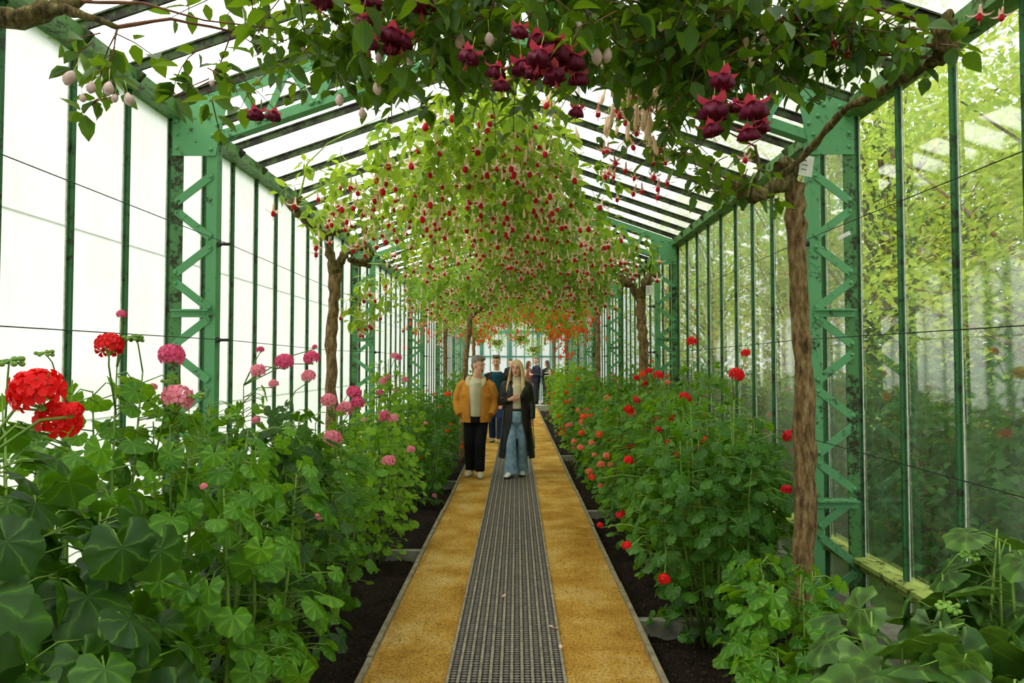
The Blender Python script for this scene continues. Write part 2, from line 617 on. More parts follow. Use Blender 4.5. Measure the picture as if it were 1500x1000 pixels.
# ---- leaf shapes
def geranium_leaf_base(per_lobe, seed, droop=0.28, pleat=0.07):
    """Round, notched, scalloped leaf about the petiole end at the origin; radius 1, tip along +y."""
    rng = random.Random(seed)
    lobes = 7
    a0 = math.radians(160)
    n = lobes * per_lobe + 1
    V, UV = [(0, 0, 0)], [(0, 0)]
    rings = (0.38, 0.72, 1.0) if per_lobe > 3 else (0.6, 1.0)
    tilt = rng.uniform(-0.12, 0.12)
    for r in rings:
        for i in range(n):
            th = -a0 + 2 * a0 * i / (n - 1)
            ph = (th / (2 * a0) * lobes)
            fr = ph - math.floor(ph + 0.5) if lobes % 2 else ph
            sc = math.cos(PI * fr) ** 2            # 1 mid-lobe, 0 in the sinus
            R = (1.0 - 0.10 * (abs(th) / a0) ** 2) * (0.91 + 0.09 * sc)
            if r == 1.0:
                R *= 1 + rng.uniform(-0.05, 0.05)
            rr = R * r
            z = -droop * rr * rr + pleat * (sc - 0.5) * rr + tilt * math.sin(th) * rr + 0.06 * math.sin(2 * th + seed) * rr
            V.append((rr * math.sin(th), rr * math.cos(th), z))
            UV.append((rr * math.sin(th), rr * math.cos(th)))
    T = [(0, 1 + i + 1, 1 + i) for i in range(n - 1)]
    for k in range(len(rings) - 1):
        a, b = 1 + k * n, 1 + (k + 1) * n
        for i in range(n - 1):
            T += [(a + i, a + i + 1, b + i + 1), (a + i, b + i + 1, b + i)]
    return Base(V, T, UV)


def fuchsia_leaf_base(seed, stations=5, width=0.32):
    """Pointed oval leaf, base at the origin, length 1 along +y, folded a little along the midrib."""
    rng = random.Random(seed)
    V, UV, T = [], [], []
    fold = rng.uniform(0.06, 0.14)
    dr = rng.uniform(0.12, 0.3)
    tw = rng.uniform(-0.15, 0.15)
    for i in range(stations + 1):
        y = i / stations
        w = width * math.sin(PI * (0.04 + 0.96 * y) ** 0.8) if i < stations else 0.0
        zc = -dr * y * y
        for s in (-1, 0, 1):
            V.append((s * w, y, zc + abs(s) * fold * w / width + s * tw * w))
            UV.append((s * w, y))
    for i in range(stations):
        a, b = i * 3, (i + 1) * 3
        T += [(a, a + 1, b + 1), (a, b + 1, b), (a + 1, a + 2, b + 2), (a + 1, b + 2, b + 1)]
    return Base(V, T, UV)


GER_HI = [geranium_leaf_base(4, 3 + i) for i in range(3)]
GER_LO = [geranium_leaf_base(3, 13 + i) for i in range(3)]
FU = [fuchsia_leaf_base(i) for i in range(3)]
FU_LO = fuchsia_leaf_base(7, 3)
TINY = Base([(0, 0, 0), (0.28, 0.5, 0.06), (0, 1, -0.1), (-0.28, 0.5, 0.06)], [(0, 1, 2), (0, 2, 3)])
LEAFCACHE = {}


def leaf_meshes(bases, mat, key):
    k = (key, mat)
    if k not in LEAFCACHE:
        LEAFCACHE[k] = [b.mesh('leaf', [M[mat]]) for b in bases]
    return LEAFCACHE[k]


# ---- geranium florets and flower heads
def floret_base():
    V, T, UV = [], [], []
    for k in range(5):
        a = 2 * PI * k / 5
        ca, sa = math.cos(a), math.sin(a)
        prof = [(0.05, 0.0, 0.0), (0.5, 0.30, 0.16), (0.85, 0.34, 0.14), (1.0, 0.0, 0.06), (0.85, -0.34, 0.14), (0.5, -0.30, 0.16)]
        b = len(V)
        for (r, s, z) in prof:
            V.append((ca * r - sa * s, sa * r + ca * s, z + 0.03 * k))
            UV.append((ca * r - sa * s, sa * r + ca * s))
        T += [(b, b + 1, b + 2), (b, b + 2, b + 3), (b, b + 3, b + 4), (b, b + 4, b + 5)]
    return Base(V, T, UV)


FLORET = floret_base()


def head_mats(rng, n, r):
    """Floret placements over a rounded umbel of radius r, centred on the origin."""
    res = []
    for i in range(n):
        z = 1 - 1.45 * (i + 0.5) / n
        a = i * 2.39996 + rng.uniform(-0.3, 0.3)
        q = math.sqrt(max(0, 1 - z * z))
        d = Vector((q * math.cos(a), q * math.sin(a), z * 0.8))
        p = d * r * rng.uniform(0.72, 0.95)
        t = d.orthogonal()
        t.rotate(Matrix.Rotation(rng.uniform(0, 6.28), 3, d.normalized()))
        res.append(frame_mat(p, t, d, r * rng.uniform(0.46, 0.58)))
    return res


HEADCACHE = {}


def flower_head(parent, pos, mat, r, rng, split, n=22):
    """An umbel: pedicels and calyx knob, with its florets as sub-parts where they can be told apart."""
    kk = (split, n, rng.randint(0, 2))
    if ('stalks', kk[2]) not in HEADCACHE:
        mb = MB()
        rr = random.Random(kk[2])
        for i in range(12):
            a = rr.uniform(0, 6.28)
            z = rr.uniform(-0.3, 0.7)
            mb.tube([(0, 0, -0.8), (math.cos(a) * 0.75, math.sin(a) * 0.75, z)], 0.035, 3)
        mb.ell((0, 0, -0.8), (0.16, 0.16, 0.12), 6, 4)
        HEADCACHE[('stalks', kk[2])] = mb
    if split:
        k2 = ('stalkmesh', kk[2])
        if k2 not in HEADCACHE:
            HEADCACHE[k2] = HEADCACHE[('stalks', kk[2])].mesh('flower_head', M['stem_green'])
        h = mk('flower_head', HEADCACHE[k2], parent, Matrix.LocRotScale(Vector(pos), Euler((rng.uniform(-.3, .3), rng.uniform(-.3, .3), rng.uniform(0, 6))), Vector((r, r, r))))
        k3 = ('floret', mat)
        if k3 not in HEADCACHE:
            HEADCACHE[k3] = FLORET.mesh('floret', [M[mat]])
        for m in head_mats(rng, n, 1.0):
            mk('floret', HEADCACHE[k3], h, m)
        return h
    k4 = ('joined', mat, kk[2], n)
    if k4 not in HEADCACHE:
        b = FLORET
        HEADCACHE[k4] = b.many('flower_head', [M[mat]], head_mats(random.Random(kk[2]), n, 1.0), random.Random(1))
    return mk('flower_head', HEADCACHE[k4], parent, Matrix.LocRotScale(Vector(pos), Euler((rng.uniform(-.3, .3), rng.uniform(-.3, .3), rng.uniform(0, 6))), Vector((r, r, r))))


# ---- fuchsia flowers: hang from the origin, length 1 down to the stamens
def fuchsia_flower(kind):
    mb, co = MB(), MB()
    if kind == 'long':           # slim pale tube, swept-back pale sepals, small red bell
        mb.tube([(0, 0, 0), (0.015, 0, -0.3)], 0.009, 3, 0)
        mb.tube([(0.015, 0, -0.28), (0.01, 0, -0.36), (0, 0, -0.60)], [0.034, 0.042, 0.054], 6, 1)
        for k in range(4):
            a = PI / 4 + k * PI / 2
            ca, sa = math.cos(a), math.sin(a)
            pr = [(0.03, 0.045, -0.58), (0.16, 0.075, -0.66), (0.30, 0.05, -0.64), (0.42, 0.0, -0.55)]
            vs = []
            for r, w, z in pr:
                vs += [(ca * r - sa * w, sa * r + ca * w, z), (ca * r, sa * r, z + 0.012), (ca * r + sa * w, sa * r - ca * w, z)]
            fs = []
            for i in range(3):
                for j in range(2):
                    fs.append((i * 3 + j, i * 3 + j + 1, i * 3 + j + 4, i * 3 + j + 3))
            mb.add(vs, fs, 1)
        co.tube([(0, 0, -0.58), (0, 0, -0.68), (0, 0, -0.78), (0, 0, -0.84)], [0.04, 0.090, 0.098, 0.060], 8, 0)
        for k in range(3):
            a = k * 2.1
            co.tube([(0, 0, -0.8), (0.03 * math.cos(a), 0.03 * math.sin(a), -1.0)], 0.007, 3, 1)
        return mb, co
    # 'full': short tube, broad upswept rose sepals, wide ruffled dark bell
    mb.tube([(0, 0, 0), (0.02, 0, -0.28)], 0.012, 3, 0)
    mb.tube([(0.02, 0, -0.26), (0, 0, -0.40)], [0.04, 0.055], 6, 1)
    for k in range(4):
        a = PI / 4 + k * PI / 2
        ca, sa = math.cos(a), math.sin(a)
        pr = [(0.03, 0.05, -0.38), (0.18, 0.13, -0.44), (0.32, 0.10, -0.40), (0.40, 0.0, -0.30)]
        vs = []
        for r, w, z in pr:
            vs += [(ca * r - sa * w, sa * r + ca * w, z), (ca * r, sa * r, z + 0.03), (ca * r + sa * w, sa * r - ca * w, z)]
        fs = []
        for i in range(3):
            for j in range(2):
                fs.append((i * 3 + j, i * 3 + j + 1, i * 3 + j + 4, i * 3 + j + 3))
        mb.add(vs, fs, 1)
    n = 14
    rings = []
    for z, r, w in ((-0.38, 0.06, 0), (-0.48, 0.20, 0.03), (-0.62, 0.25, 0.06), (-0.76, 0.25, 0.09), (-0.70, 0.12, 0.0)):
        rings.append([((r + w * (1 if j % 2 else -1)) * math.cos(2 * PI * j / n), (r + w * (1 if j % 2 else -1)) * math.sin(2 * PI * j / n), z + (0.04 if j % 2 and w > 0.05 else 0)) for j in range(n)])
    vs = [p for r in rings for p in r]
    fs = []
    for i in range(len(rings) - 1):
        for j in range(n):
            fs.append((i * n + j, i * n + (j + 1) % n, (i + 1) * n + (j + 1) % n, (i + 1) * n + j))
    fs.append(tuple((len(rings) - 1) * n + j for j in range(n)))
    co.add(vs, fs, 0)
    for k in range(4):
        a = k * 1.7
        co.tube([(0, 0, -0.7), (0.06 * math.cos(a), 0.06 * math.sin(a), -1.0)], 0.008, 3, 1)
    return mb, co


def bud_mb(kind):
    mb = MB()
    if kind == 'long':
        mb.tube([(0, 0, 0), (0.01, 0, -0.35)], 0.01, 3, 0)
        mb.tube([(0.01, 0, -0.33), (0, 0, -0.55), (0, 0, -0.7), (0, 0, -0.85), (0, 0, -0.95)], [0.036, 0.055, 0.09, 0.07, 0.01], 6, 1)
    else:
        mb.tube([(0, 0, 0), (0.02, 0, -0.5)], 0.014, 3, 0)
        mb.tube([(0.02, 0, -0.46), (0, 0, -0.58), (0, 0, -0.72), (0, 0, -0.86), (0, 0, -0.95)], [0.05, 0.13, 0.18, 0.13, 0.015], 8, 1)
    return mb


FLCACHE = {}


def fl_meshes(kind, sepal, corolla):
    k = (kind, sepal, corolla)
    if k not in FLCACHE:
        a, b = fuchsia_flower(kind)
        FLCACHE[k] = (a.mesh('flower', [M['stem_yellow'], M[sepal]], True), b.mesh('corolla', [M[corolla], M[sepal]], True))
    return FLCACHE[k]


def flower_base(kind):
    a, b = fuchsia_flower(kind)
    n = len(a.v)
    a.v += b.v
    a.f += [tuple(i + n for i in f) for f in b.f]
    a.mi += [2 if m == 0 else 1 for m in b.mi]
    return mb_base(a)


def bud_mesh(kind, m):
    k = ('bud', kind, m)
    if k not in FLCACHE:
        FLCACHE[k] = bud_mb(kind).mesh('bud', [M['stem_yellow'], M[m]], True)
    return FLCACHE[k]


# ================================================================== THE SHELL
HALF = 2.24           # half width to the glass
EAVE = 3.38
SLOPE = 0.345
RIDGE = EAVE + SLOPE * HALF
PITCH = 0.488
BAY = PITCH * 10
F0 = 4.39             # first frame in front of the camera
Y0, Y1 = F0 - 2 * BAY, F0 + BAY * 5 + PITCH
NB = int(round((Y1 - Y0) / PITCH))


def zroof(x):
    return EAVE + SLOPE * (HALF - abs(x))


# ---- floor, beds, kerbs
def grid_mesh(name, x0, x1, y0, y1, nx, ny, zf, mat):
    xs = np.linspace(x0, x1, nx)
    ys = np.linspace(y0, y1, ny)
    V = [(x, y, zf(x, y)) for y in ys for x in xs]
    T = []
    for j in range(ny - 1):
        for i in range(nx - 1):
            a = j * nx + i
            T += [(a, a + 1, a + nx + 1), (a, a + nx + 1, a + nx)]
    return mesh_np(name, V, T, [mat])


rg = random.Random(4)
GR = [[rg.uniform(-1, 1) for _ in range(64)] for _ in range(64)]


def vnoise(x, y):
    xi, yi = math.floor(x), math.floor(y)
    fx, fy = x - xi, y - yi
    fx, fy = fx * fx * (3 - 2 * fx), fy * fy * (3 - 2 * fy)
    g = lambda i, j: GR[i % 64][j % 64]
    return (g(xi, yi) * (1 - fx) + g(xi + 1, yi) * fx) * (1 - fy) + (g(xi, yi + 1) * (1 - fx) + g(xi + 1, yi + 1) * fx) * fy


PATH_END = 25.6
o = mk('floor', grid_mesh('floor', -0.80, 0.80, Y0, PATH_END, 14, 360, lambda x, y: (0.006 * vnoise(x * 4, y * 3) + 0.003 * vnoise(x * 11, y * 9)) * (0.12 if abs(x) < 0.36 else 1.0) - 0.002, M['gravel']))
tag(o, 'golden gravel path running down the middle of the greenhouse', kind='structure')
for side, nm in ((-1, 'left'), (1, 'right')):
    xa, xb = (-2.3, -0.81) if side < 0 else (0.81, 2.3)
    o = mk('ground_' + nm, grid_mesh('ground', xa, xb, Y0, Y1, 26, 420, lambda x, y: -0.10 + 0.03 * vnoise(x * 5, y * 5) + 0.018 * vnoise(x * 14, y * 14) + 0.05 * max(0, abs(x) - 1.2), M['soil']))
    tag(o, 'dark soil of the %s planting bed' % nm, kind='structure')
    # kerb of thin boards end to end
    k = mk('trim_%d' % (1 if side < 0 else 2), None)
    tag(k, 'thin grey kerb along the %s edge of the path' % nm, kind='structure')
    y = Y0
    rr = random.Random(side + 8)
    while y < PATH_END - 0.1:
        L = min(rr.uniform(1.7, 2.3), PATH_END - y)
        mb = MB()
        dx = rr.uniform(-0.006, 0.006)
        mb.box((side * 0.805 - 0.016 + dx, y + 0.004, -0.16), (side * 0.805 + 0.016 + dx, y + L - 0.004, 0.022 + rr.uniform(-0.004, 0.004)))
        mb.build('board', M['kerb'], k)
        y += L
    # low concrete dividers across the beds
    for dy in ((6.2, 9.8, 14.6) if side < 0 else (4.55, 7.85, 12.5)):
        mb = MB()
        a, b = sorted((side * 0.822, side * 2.14))
        mb.box((a, dy - 0.035, -0.2), (b, dy + 0.035, 0.0))
        d = mb.build('bed_divider', M['plinth'])
        tag(d, {6.2: 'low concrete divider across left bed under the pale green geranium', 9.8: 'low concrete divider across left bed beside the walking couple',
                14.6: 'low concrete divider across left bed behind the walking couple', 4.55: 'nearest concrete divider across right bed under red geraniums',
                7.85: 'middle concrete divider across right bed', 12.5: 'farthest concrete divider across right bed'}[dy], 'divider')

mb = MB()
mb.box((-2.3, PATH_END, -0.2), (2.3, Y1 + 6, 0.10))
tag(mb.build('floor_threshold', M['stone']), 'grey stone floor raised at the far end of the path', kind='structure')
mb = MB()
mb.add([(-60, -30, -0.22), (60, -30, -0.22), (60, 90, -0.22), (-60, 90, -0.22)], [(0, 1, 2, 3)])
tag(mb.build('ground_outside', M['lawn']), 'lawn outside the greenhouse', kind='structure')

GRAIN = Base([(1, 0, 0), (0, 1, 0), (-1, 0, 0), (0, -1, 0), (0, 0, 0.8), (0, 0, -0.8)], [(0, 1, 4), (1, 2, 4), (2, 3, 4), (3, 0, 4), (1, 0, 5), (2, 1, 5), (3, 2, 5), (0, 3, 5)])


def grains(name, mat, n, xr, yr, zf, r0, r1, seed):
    rng = random.Random(seed)
    ml = []
    for i in range(n):
        x = rng.uniform(*xr)
        y = yr[0] + (yr[1] - yr[0]) * rng.random() ** 1.7
        r = rng.uniform(r0, r1)
        ml.append(Matrix.LocRotScale(Vector((x, y, zf(x, y))), Euler((rng.uniform(0, 3), rng.uniform(0, 3), rng.uniform(0, 3))), Vector((r, r * rng.uniform(0.5, 1), r * rng.uniform(0.4, 0.9)))))
    o = mk(name, GRAIN.many(name, [mat], ml, rng, False))
    return o


gp = grains('gravel_grains', M['gravel'], 34000, (-0.78, 0.78), (2.8, 11), lambda x, y: (0.006 * vnoise(x * 4, y * 3) + 0.003 * vnoise(x * 11, y * 9)) * (0.12 if abs(x) < 0.36 else 1.0), 0.002, 0.0055, 31)
tag(gp, 'loose golden gravel grains scattered on the path', 'gravel', None, 'stuff')
M['chip'] = plain('soil_chip', srgb(70, 54, 40), srgb(30, 22, 16), 30, 0.9)
for side, nm in ((-1, 'left'), (1, 'right')):
    sc_ = grains('soil_crumbs', M['chip'], 9000, (-2.0, -0.83) if side < 0 else (0.83, 2.0), (2.4, 12), lambda x, y: -0.095 + 0.03 * vnoise(x * 5, y * 5) + 0.018 * vnoise(x * 14, y * 14) + 0.05 * max(0, abs(x) - 1.2), 0.004, 0.013, 33 + side)
    tag(sc_, 'crumbs and bark chips on the soil of the %s bed' % nm, 'soil', None, 'stuff')

# ---- matting: long strips with rows of short bow-tie links between
MX = -0.026
mt = thing('floor_mat', 'long grey openwork mat of strips and links along the gravel path', 'mat', (MX, 1.2, 0.0))
ML = PATH_END - 1.35
NS = 12
sw = 0.62 / (NS - 1)
mbs = MB()
mbs.box((-0.0075, 0, 0.002), (0.0075, ML, 0.02))
strip = mbs.mesh('strip', M['mat'])
for i in range(NS):
    mk('strip', strip, mt, Matrix.Translation((-0.31 + i * sw, 0, 0)))
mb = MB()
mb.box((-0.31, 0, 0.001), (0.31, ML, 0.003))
mb.build('gap_shade', plain('mat_shadow', srgb(24, 22, 20), srgb(40, 34, 26), 30, 0.8), mt)  # dark sheet under the openwork; shade in the gaps put into its colour
V, T = [], []
hw = sw / 2 - 0.006
tie_v = [(-hw, -0.0045), (-hw * 0.55, -0.0045), (-hw * 0.3, -0.011), (hw * 0.3, -0.011), (hw * 0.55, -0.0045), (hw, -0.0045), (hw, 0.0045), (hw * 0.55, 0.0045), (hw * 0.3, 0.011), (-hw * 0.3, 0.011), (-hw * 0.55, 0.0045), (-hw, 0.0045)]
tie_v2 = [(-hw, -0.009), (-hw, -0.004), (0, -0.0085), (hw, -0.004), (hw, -0.009), (hw, 0.009), (hw, 0.004), (0, 0.0085), (-hw, 0.004), (-hw, 0.009)]
py = 0.031
ny = int(ML / py)
base = []
for (x, y) in tie_v:
    base.append((x, y, 0.015))
ntie = len(base)
tri = [(0, i, i + 1) for i in range(1, ntie - 1)]
Bv = np.array(base, np.float32)
offs = np.array([(-0.31 + (i + 0.5) * sw, 0.015 + j * py + (0 if i % 2 else py * 0.0), 0) for j in range(ny) for i in range(NS - 1)], np.float32)
V = (Bv[None] + offs[:, None]).reshape(-1, 3)
T = (np.array(tri)[None] + (np.arange(len(offs)) * ntie)[:, None, None]).reshape(-1, 3)
o = mk('links', mesh_np('links', V, T, [M['mat_tie']], smooth=False), mt)
o['kind'] = 'stuff'

# ---- glazed side walls
ROWS = [(0.10, 0.43), (0.47, 1.385), (1.38, 2.375), (2.37, 3.28)]
for side, nm in ((-1, 'left'), (1, 'right')):
    w = mk('wall_' + nm, None)
    tag(w, 'whitewashed glazed left wall between green bars' if side < 0 else 'clear glazed right wall with garden greenery behind', kind='structure')
    gm = M['glass_left'] if side < 0 else M['glass_right']
    meshes = []
    for r, (z0, z1) in enumerate(ROWS):
        mb = MB()
        tilt = 0.006
        mb.add([(side * (HALF + tilt), 0.008, z0), (side * (HALF + tilt), PITCH - 0.008, z0), (side * HALF, PITCH - 0.008, z1), (side * HALF, 0.008, z1)],
               [(0, 1, 2, 3)])
        meshes.append((mb.mesh('pane', gm), mb.mesh('pane', gm if side < 0 else M['glass_grazing_haze'])))
    barm = MB()      # glazing bar: T section, nose inside, putty line against the glass
    barm.box((HALF - 0.012 if side > 0 else -HALF - 0.004, -0.016, 0.05), (HALF + 0.004 if side > 0 else -HALF + 0.012, 0.016, 3.30), 0)
    barm.box((min(side * (HALF - 0.03), side * (HALF - 0.01)), -0.008, 0.05), (max(side * (HALF - 0.03), side * (HALF - 0.01)), 0.008, 3.30), 0)
    for s in (-1, 1):
        barm.box((min(side * HALF, side * (HALF - 0.006)), s * 0.0155 - (0.005 if s < 0 else 0), 0.1), (max(side * HALF, side * (HALF - 0.006)), s * 0.0155 + (0.005 if s > 0 else 0), 3.28), 1)
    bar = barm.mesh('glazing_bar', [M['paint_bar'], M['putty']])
    for i in range(NB + 1):
        y = Y0 + i * PITCH
        mk('glazing_bar', bar, w, Matrix.Translation((0, y, 0)))
        if i < NB:
            for r in range(4):
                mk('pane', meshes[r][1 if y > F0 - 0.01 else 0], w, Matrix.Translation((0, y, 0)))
    mb = MB()
    xa, xb = sorted((side * 2.17, side * 2.28))
    mb.box((xa, Y0, 3.27), (xb, Y1, 3.385))
    mb.box((min(side * 2.13, side * 2.17), Y0, 3.27), (max(side * 2.13, side * 2.17), Y1, 3.285))
    mb.build('eave_beam', M['paint_eave'], w)
    mb = MB()
    xa, xb = sorted((side * 2.15, side * 2.30))
    mb.box((xa, Y0, 0.43), (xb, Y1, 0.455))
    mb.box((min(side * 2.19, side * 2.25), Y0, 0.38), (max(side * 2.19, side * 2.25), Y1, 0.43))
    mb.build('sill', M['paint_sill'], w)
    mb = MB()
    xa, xb = sorted((side * 2.14, side * 2.36))
    mb.box((xa, Y0, -0.22), (xb, Y1, 0.10))
    mb.build('plinth', M['plinth'], w)

# ---- glazed roof
cl = mk('ceiling', None)
tag(cl, 'pitched roof of whitened glass between mossy green rafters', kind='structure')
for side in (-1, 1):
    mb = MB()
    zz = 0.03
    xm = 1.1
    for n_, (xa, xb, dz) in enumerate(((HALF + 0.06, xm - 0.04, 0.0), (xm, 0.02, -0.008))):
        pass
    low, up = MB(), MB()
    low.add([(side * (HALF + 0.08), 0.006, zroof(HALF) - SLOPE * 0.08 + zz), (side * (HALF + 0.08), PITCH - 0.006, zroof(HALF) - SLOPE * 0.08 + zz),
             (side * (xm - 0.04), PITCH - 0.006, zroof(xm - 0.04) + zz), (side * (xm - 0.04), 0.006, zroof(xm - 0.04) + zz)], [(0, 1, 2, 3)])
    up.add([(side * xm, 0.006, zroof(xm) + zz + 0.008), (side * xm, PITCH - 0.006, zroof(xm) + zz + 0.008),
            (side * 0.02, PITCH - 0.006, zroof(0.02) + zz + 0.008), (side * 0.02, 0.006, zroof(0.02) + zz + 0.008)], [(0, 1, 2, 3)])
    lm, um = low.mesh('roof_pane', M['glass_roof']), up.mesh('roof_pane', M['glass_roof'])
    rb = MB()
    rb.bar((side * (HALF + 0.02), 0, zroof(HALF) - 0.005), (side * 0.02, 0, zroof(0.02) - 0.005), 0.016, 0.055, up=(0, 0, 1))
    rb.bar((side * (HALF + 0.02), 0, zroof(HALF) + 0.02), (side * 0.02, 0, zroof(0.02) + 0.02), 0.04, 0.012, up=(0, 0, 1))
    # a short fat foot where the rafter meets the eave
    rb.bar((side * (HALF - 0.005), 0, zroof(HALF) - 0.10), (side * (HALF - 0.09), 0, zroof(HALF) + 0.0), 0.03, 0.06, up=(0, 0, 1))
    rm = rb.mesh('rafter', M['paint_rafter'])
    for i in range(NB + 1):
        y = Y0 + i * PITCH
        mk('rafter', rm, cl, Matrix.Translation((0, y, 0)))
        if i < NB:
            mk('roof_pane', lm, cl, Matrix.Translation((0, y, 0)))
            mk('roof_pane', um, cl, Matrix.Translation((0, y, 0)))
mb = MB()
mb.box((-0.03, Y0, RIDGE - 0.10), (0.03, Y1, RIDGE + 0.06))
mb.build('ridge_beam', M['paint_rafter'], cl)

# ---- riveted portal frames
XI, XO = 1.945, 2.165
CH = 0.26             # truss depth


def frame_parts():
    P = []            # (name, mesh)
    riv = MB()

    def rivet(x, z, y=-0.034):
        riv.ell((x, y, z), (0.014, 0.010, 0.014), 6, 4)
    for s in (-1, 1):
        # flanges: an angle each (a face plate and a leg running back)
        for x, d, wd in ((XI, 1, 0.062), (XO, -1, 0.07)):
            mb = MB()
            mb.box((s * x - wd / 2, -0.024, 0.02), (s * x + wd / 2, -0.014, 3.28))
            xx = s * (x - d * wd / 2)
            mb.box((xx - 0.006, -0.024, 0.02), (xx + 0.006, 0.05, 3.28))
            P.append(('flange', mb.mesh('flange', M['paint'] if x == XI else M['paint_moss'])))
        h = 0.23
        k = 0
        z = 0.16
        while z + h < 3.12:
            a, b = (XI, XO) if k % 2 == 0 else (XO, XI)
            skip = any(z < zb + 0.05 and z + h > zb - 0.05 for zb in ())
            mb = MB()
            mb.bar((s * a, -0.028, z + 0.03), (s * b, -0.028, z + h - 0.03), 0.05, 0.008, up=(0, 1, 0))
            P.append(('brace', mb.mesh('brace', M['paint'])))
            rivet(s * a, z + 0.035)
            rivet(s * b, z + h - 0.035)
            z += h
            k += 1
        for zb in (0.81, 2.02):
            mb = MB()
            mb.box((min(s * XI, s * XO) - 0.02, -0.06, zb - 0.005), (max(s * XI, s * XO) + 0.02, 0.05, zb + 0.006))
            mb.box((min(s * XI, s * XO) - 0.02, -0.036, zb - 0.045), (max(s * XI, s * XO) + 0.02, -0.026, zb - 0.005))
            P.append(('batten', mb.mesh('batten', M['paint'])))
        # gusset plate at the knee
        mb = MB()
        g = [(XO + 0.03, 3.02), (XI - 0.03, 3.02), (XI - 0.05, 3.14), (XI - 0.12, zroof(XI - 0.12) - 0.08), (XO + 0.03, zroof(XO + 0.03) - 0.05)]
        n = len(g)
        vs = [(s * x, -0.036, z) for x, z in g] + [(s * x, -0.028, z) for x, z in g]
        mb.add(vs, [tuple(range(n)), tuple(range(n, 2 * n))[::-1]] + [(i, (i + 1) % n, n + (i + 1) % n, n + i) for i in range(n)])
        P.append(('gusset_plate', mb.mesh('gusset_plate', M['paint'])))
        for x, z in ((XO, 3.07), (XO, 3.16), (XO, 3.25), (XI, 3.06), (XI - 0.01, 3.15), (XI - 0.06, 3.36), (XO - 0.06, 3.33), (XI + 0.06, 3.34), (XI - 0.04, 3.22), (XI + 0.02, 3.27)):
            rivet(s * x, z, -0.040)
        # chords
        zu = lambda x: zroof(x) - 0.085
        zl = lambda x: zroof(x) - 0.085 - CH
        mb = MB()
        mb.bar((s * XO, -0.024, zu(XO)), (0, -0.024, zu(0)), 0.07, 0.010, up=(0, 1, 0))
        mb.bar((s * XO, 0.012, zu(XO) + 0.032), (0, 0.012, zu(0) + 0.032), 0.010, 0.085, up=(0, 1, 0))
        P.append(('upper_chord', mb.mesh('upper_chord', M['paint'])))
        mb = MB()
        mb.bar((s * (XI - 0.02), -0.024, zl(XI - 0.02)), (0, -0.024, zl(0)), 0.062, 0.010, up=(0, 1, 0))
        mb.bar((s * (XI - 0.02), 0.012, zl(XI - 0.02) - 0.028), (0, 0.012, zl(0) - 0.028), 0.010, 0.075, up=(0, 1, 0))
        P.append(('lower_chord', mb.mesh('lower_chord', M['paint'])))
        x = XI - 0.16
        k = 0
        st = 0.17
        while x - st > 0.02:
            f, g2 = (zl, zu) if k % 2 else (zu, zl)
            mb = MB()
            mb.bar((s * (x - 0.02), -0.031, f(x - 0.02)), (s * (x - st + 0.02), -0.031, g2(x - st + 0.02)), 0.045, 0.008, up=(0, 1, 0))
            P.append(('truss_brace', mb.mesh('truss_brace', M['paint'])))
            rivet(s * (x - 0.02), f(x - 0.02), -0.038)
            rivet(s * (x - st + 0.02), g2(x - st + 0.02), -0.038)
            x -= st
            k += 1
        # arms that carry the training wires
        for zb in (0.62, 1.22, 1.83, 2.45):
            mb = MB()
            xw = s * (XI - 0.03)
            mb.tube([(xw, -0.01, zb), (xw - s * 0.10, -0.01, zb)], 0.011, 6)
            mb.ell((xw - s * 0.02, -0.01, zb), (0.022, 0.02, 0.02), 6, 4)
            P.append(('wire_bracket', mb.mesh('wire_bracket', M['bracket'])))
    mb = MB()
    mb.bar((-0.16, -0.036, zroof(0) - 0.085 - CH), (0.16, -0.036, zroof(0) - 0.085 - CH), 0.14, 0.01)
    P.append(('ridge_plate', mb.mesh('ridge_plate', M['paint'])))
    P.append(('rivets', riv.mesh('rivets', M['paint'], True)))
    return P


FP = frame_parts()
ORD = ['nearest', 'second', 'third', 'fourth', 'fifth']
for k in range(-1, 5):
    if k < 0:
        continue
    f = thing('portal_frame', 'green riveted lattice frame spanning walls and roof, %s from the camera' % ORD[k], 'frame', (0, F0 + k * BAY, 0), 'riveted portal frames')
    for nm, me in FP:
        ob = mk(nm, me, f)
        if nm == 'rivets':
            ob['kind'] = 'stuff'
        if nm == 'rivets' and k > 1:
            pass

# ---- training wires along the walls
for (x, z, lab) in ((-1.83, 2.45, 'upper thin wire along the white left wall, held by brackets'),
                    (-1.83, 1.83, 'thin wire along left wall just above the pink geraniums'),
                    (1.83, 2.45, 'topmost thin wire along the clear right wall'), (1.83, 1.83, 'second thin wire down the clear right wall'),
                    (1.83, 1.22, 'third thin wire down right wall behind red geraniums')):
    mb = MB()
    pts = []
    for k in range(-2, 6):
        pts.append((x, F0 + k * BAY, z))
        if k < 5:
            pts.append((x, F0 + (k + 0.5) * BAY, z - 0.02))
    mb.tube(pts, 0.0026, 4)
    tag(mb.build('training_wire', M['wire']), lab, 'wire', 'training wires along the walls')

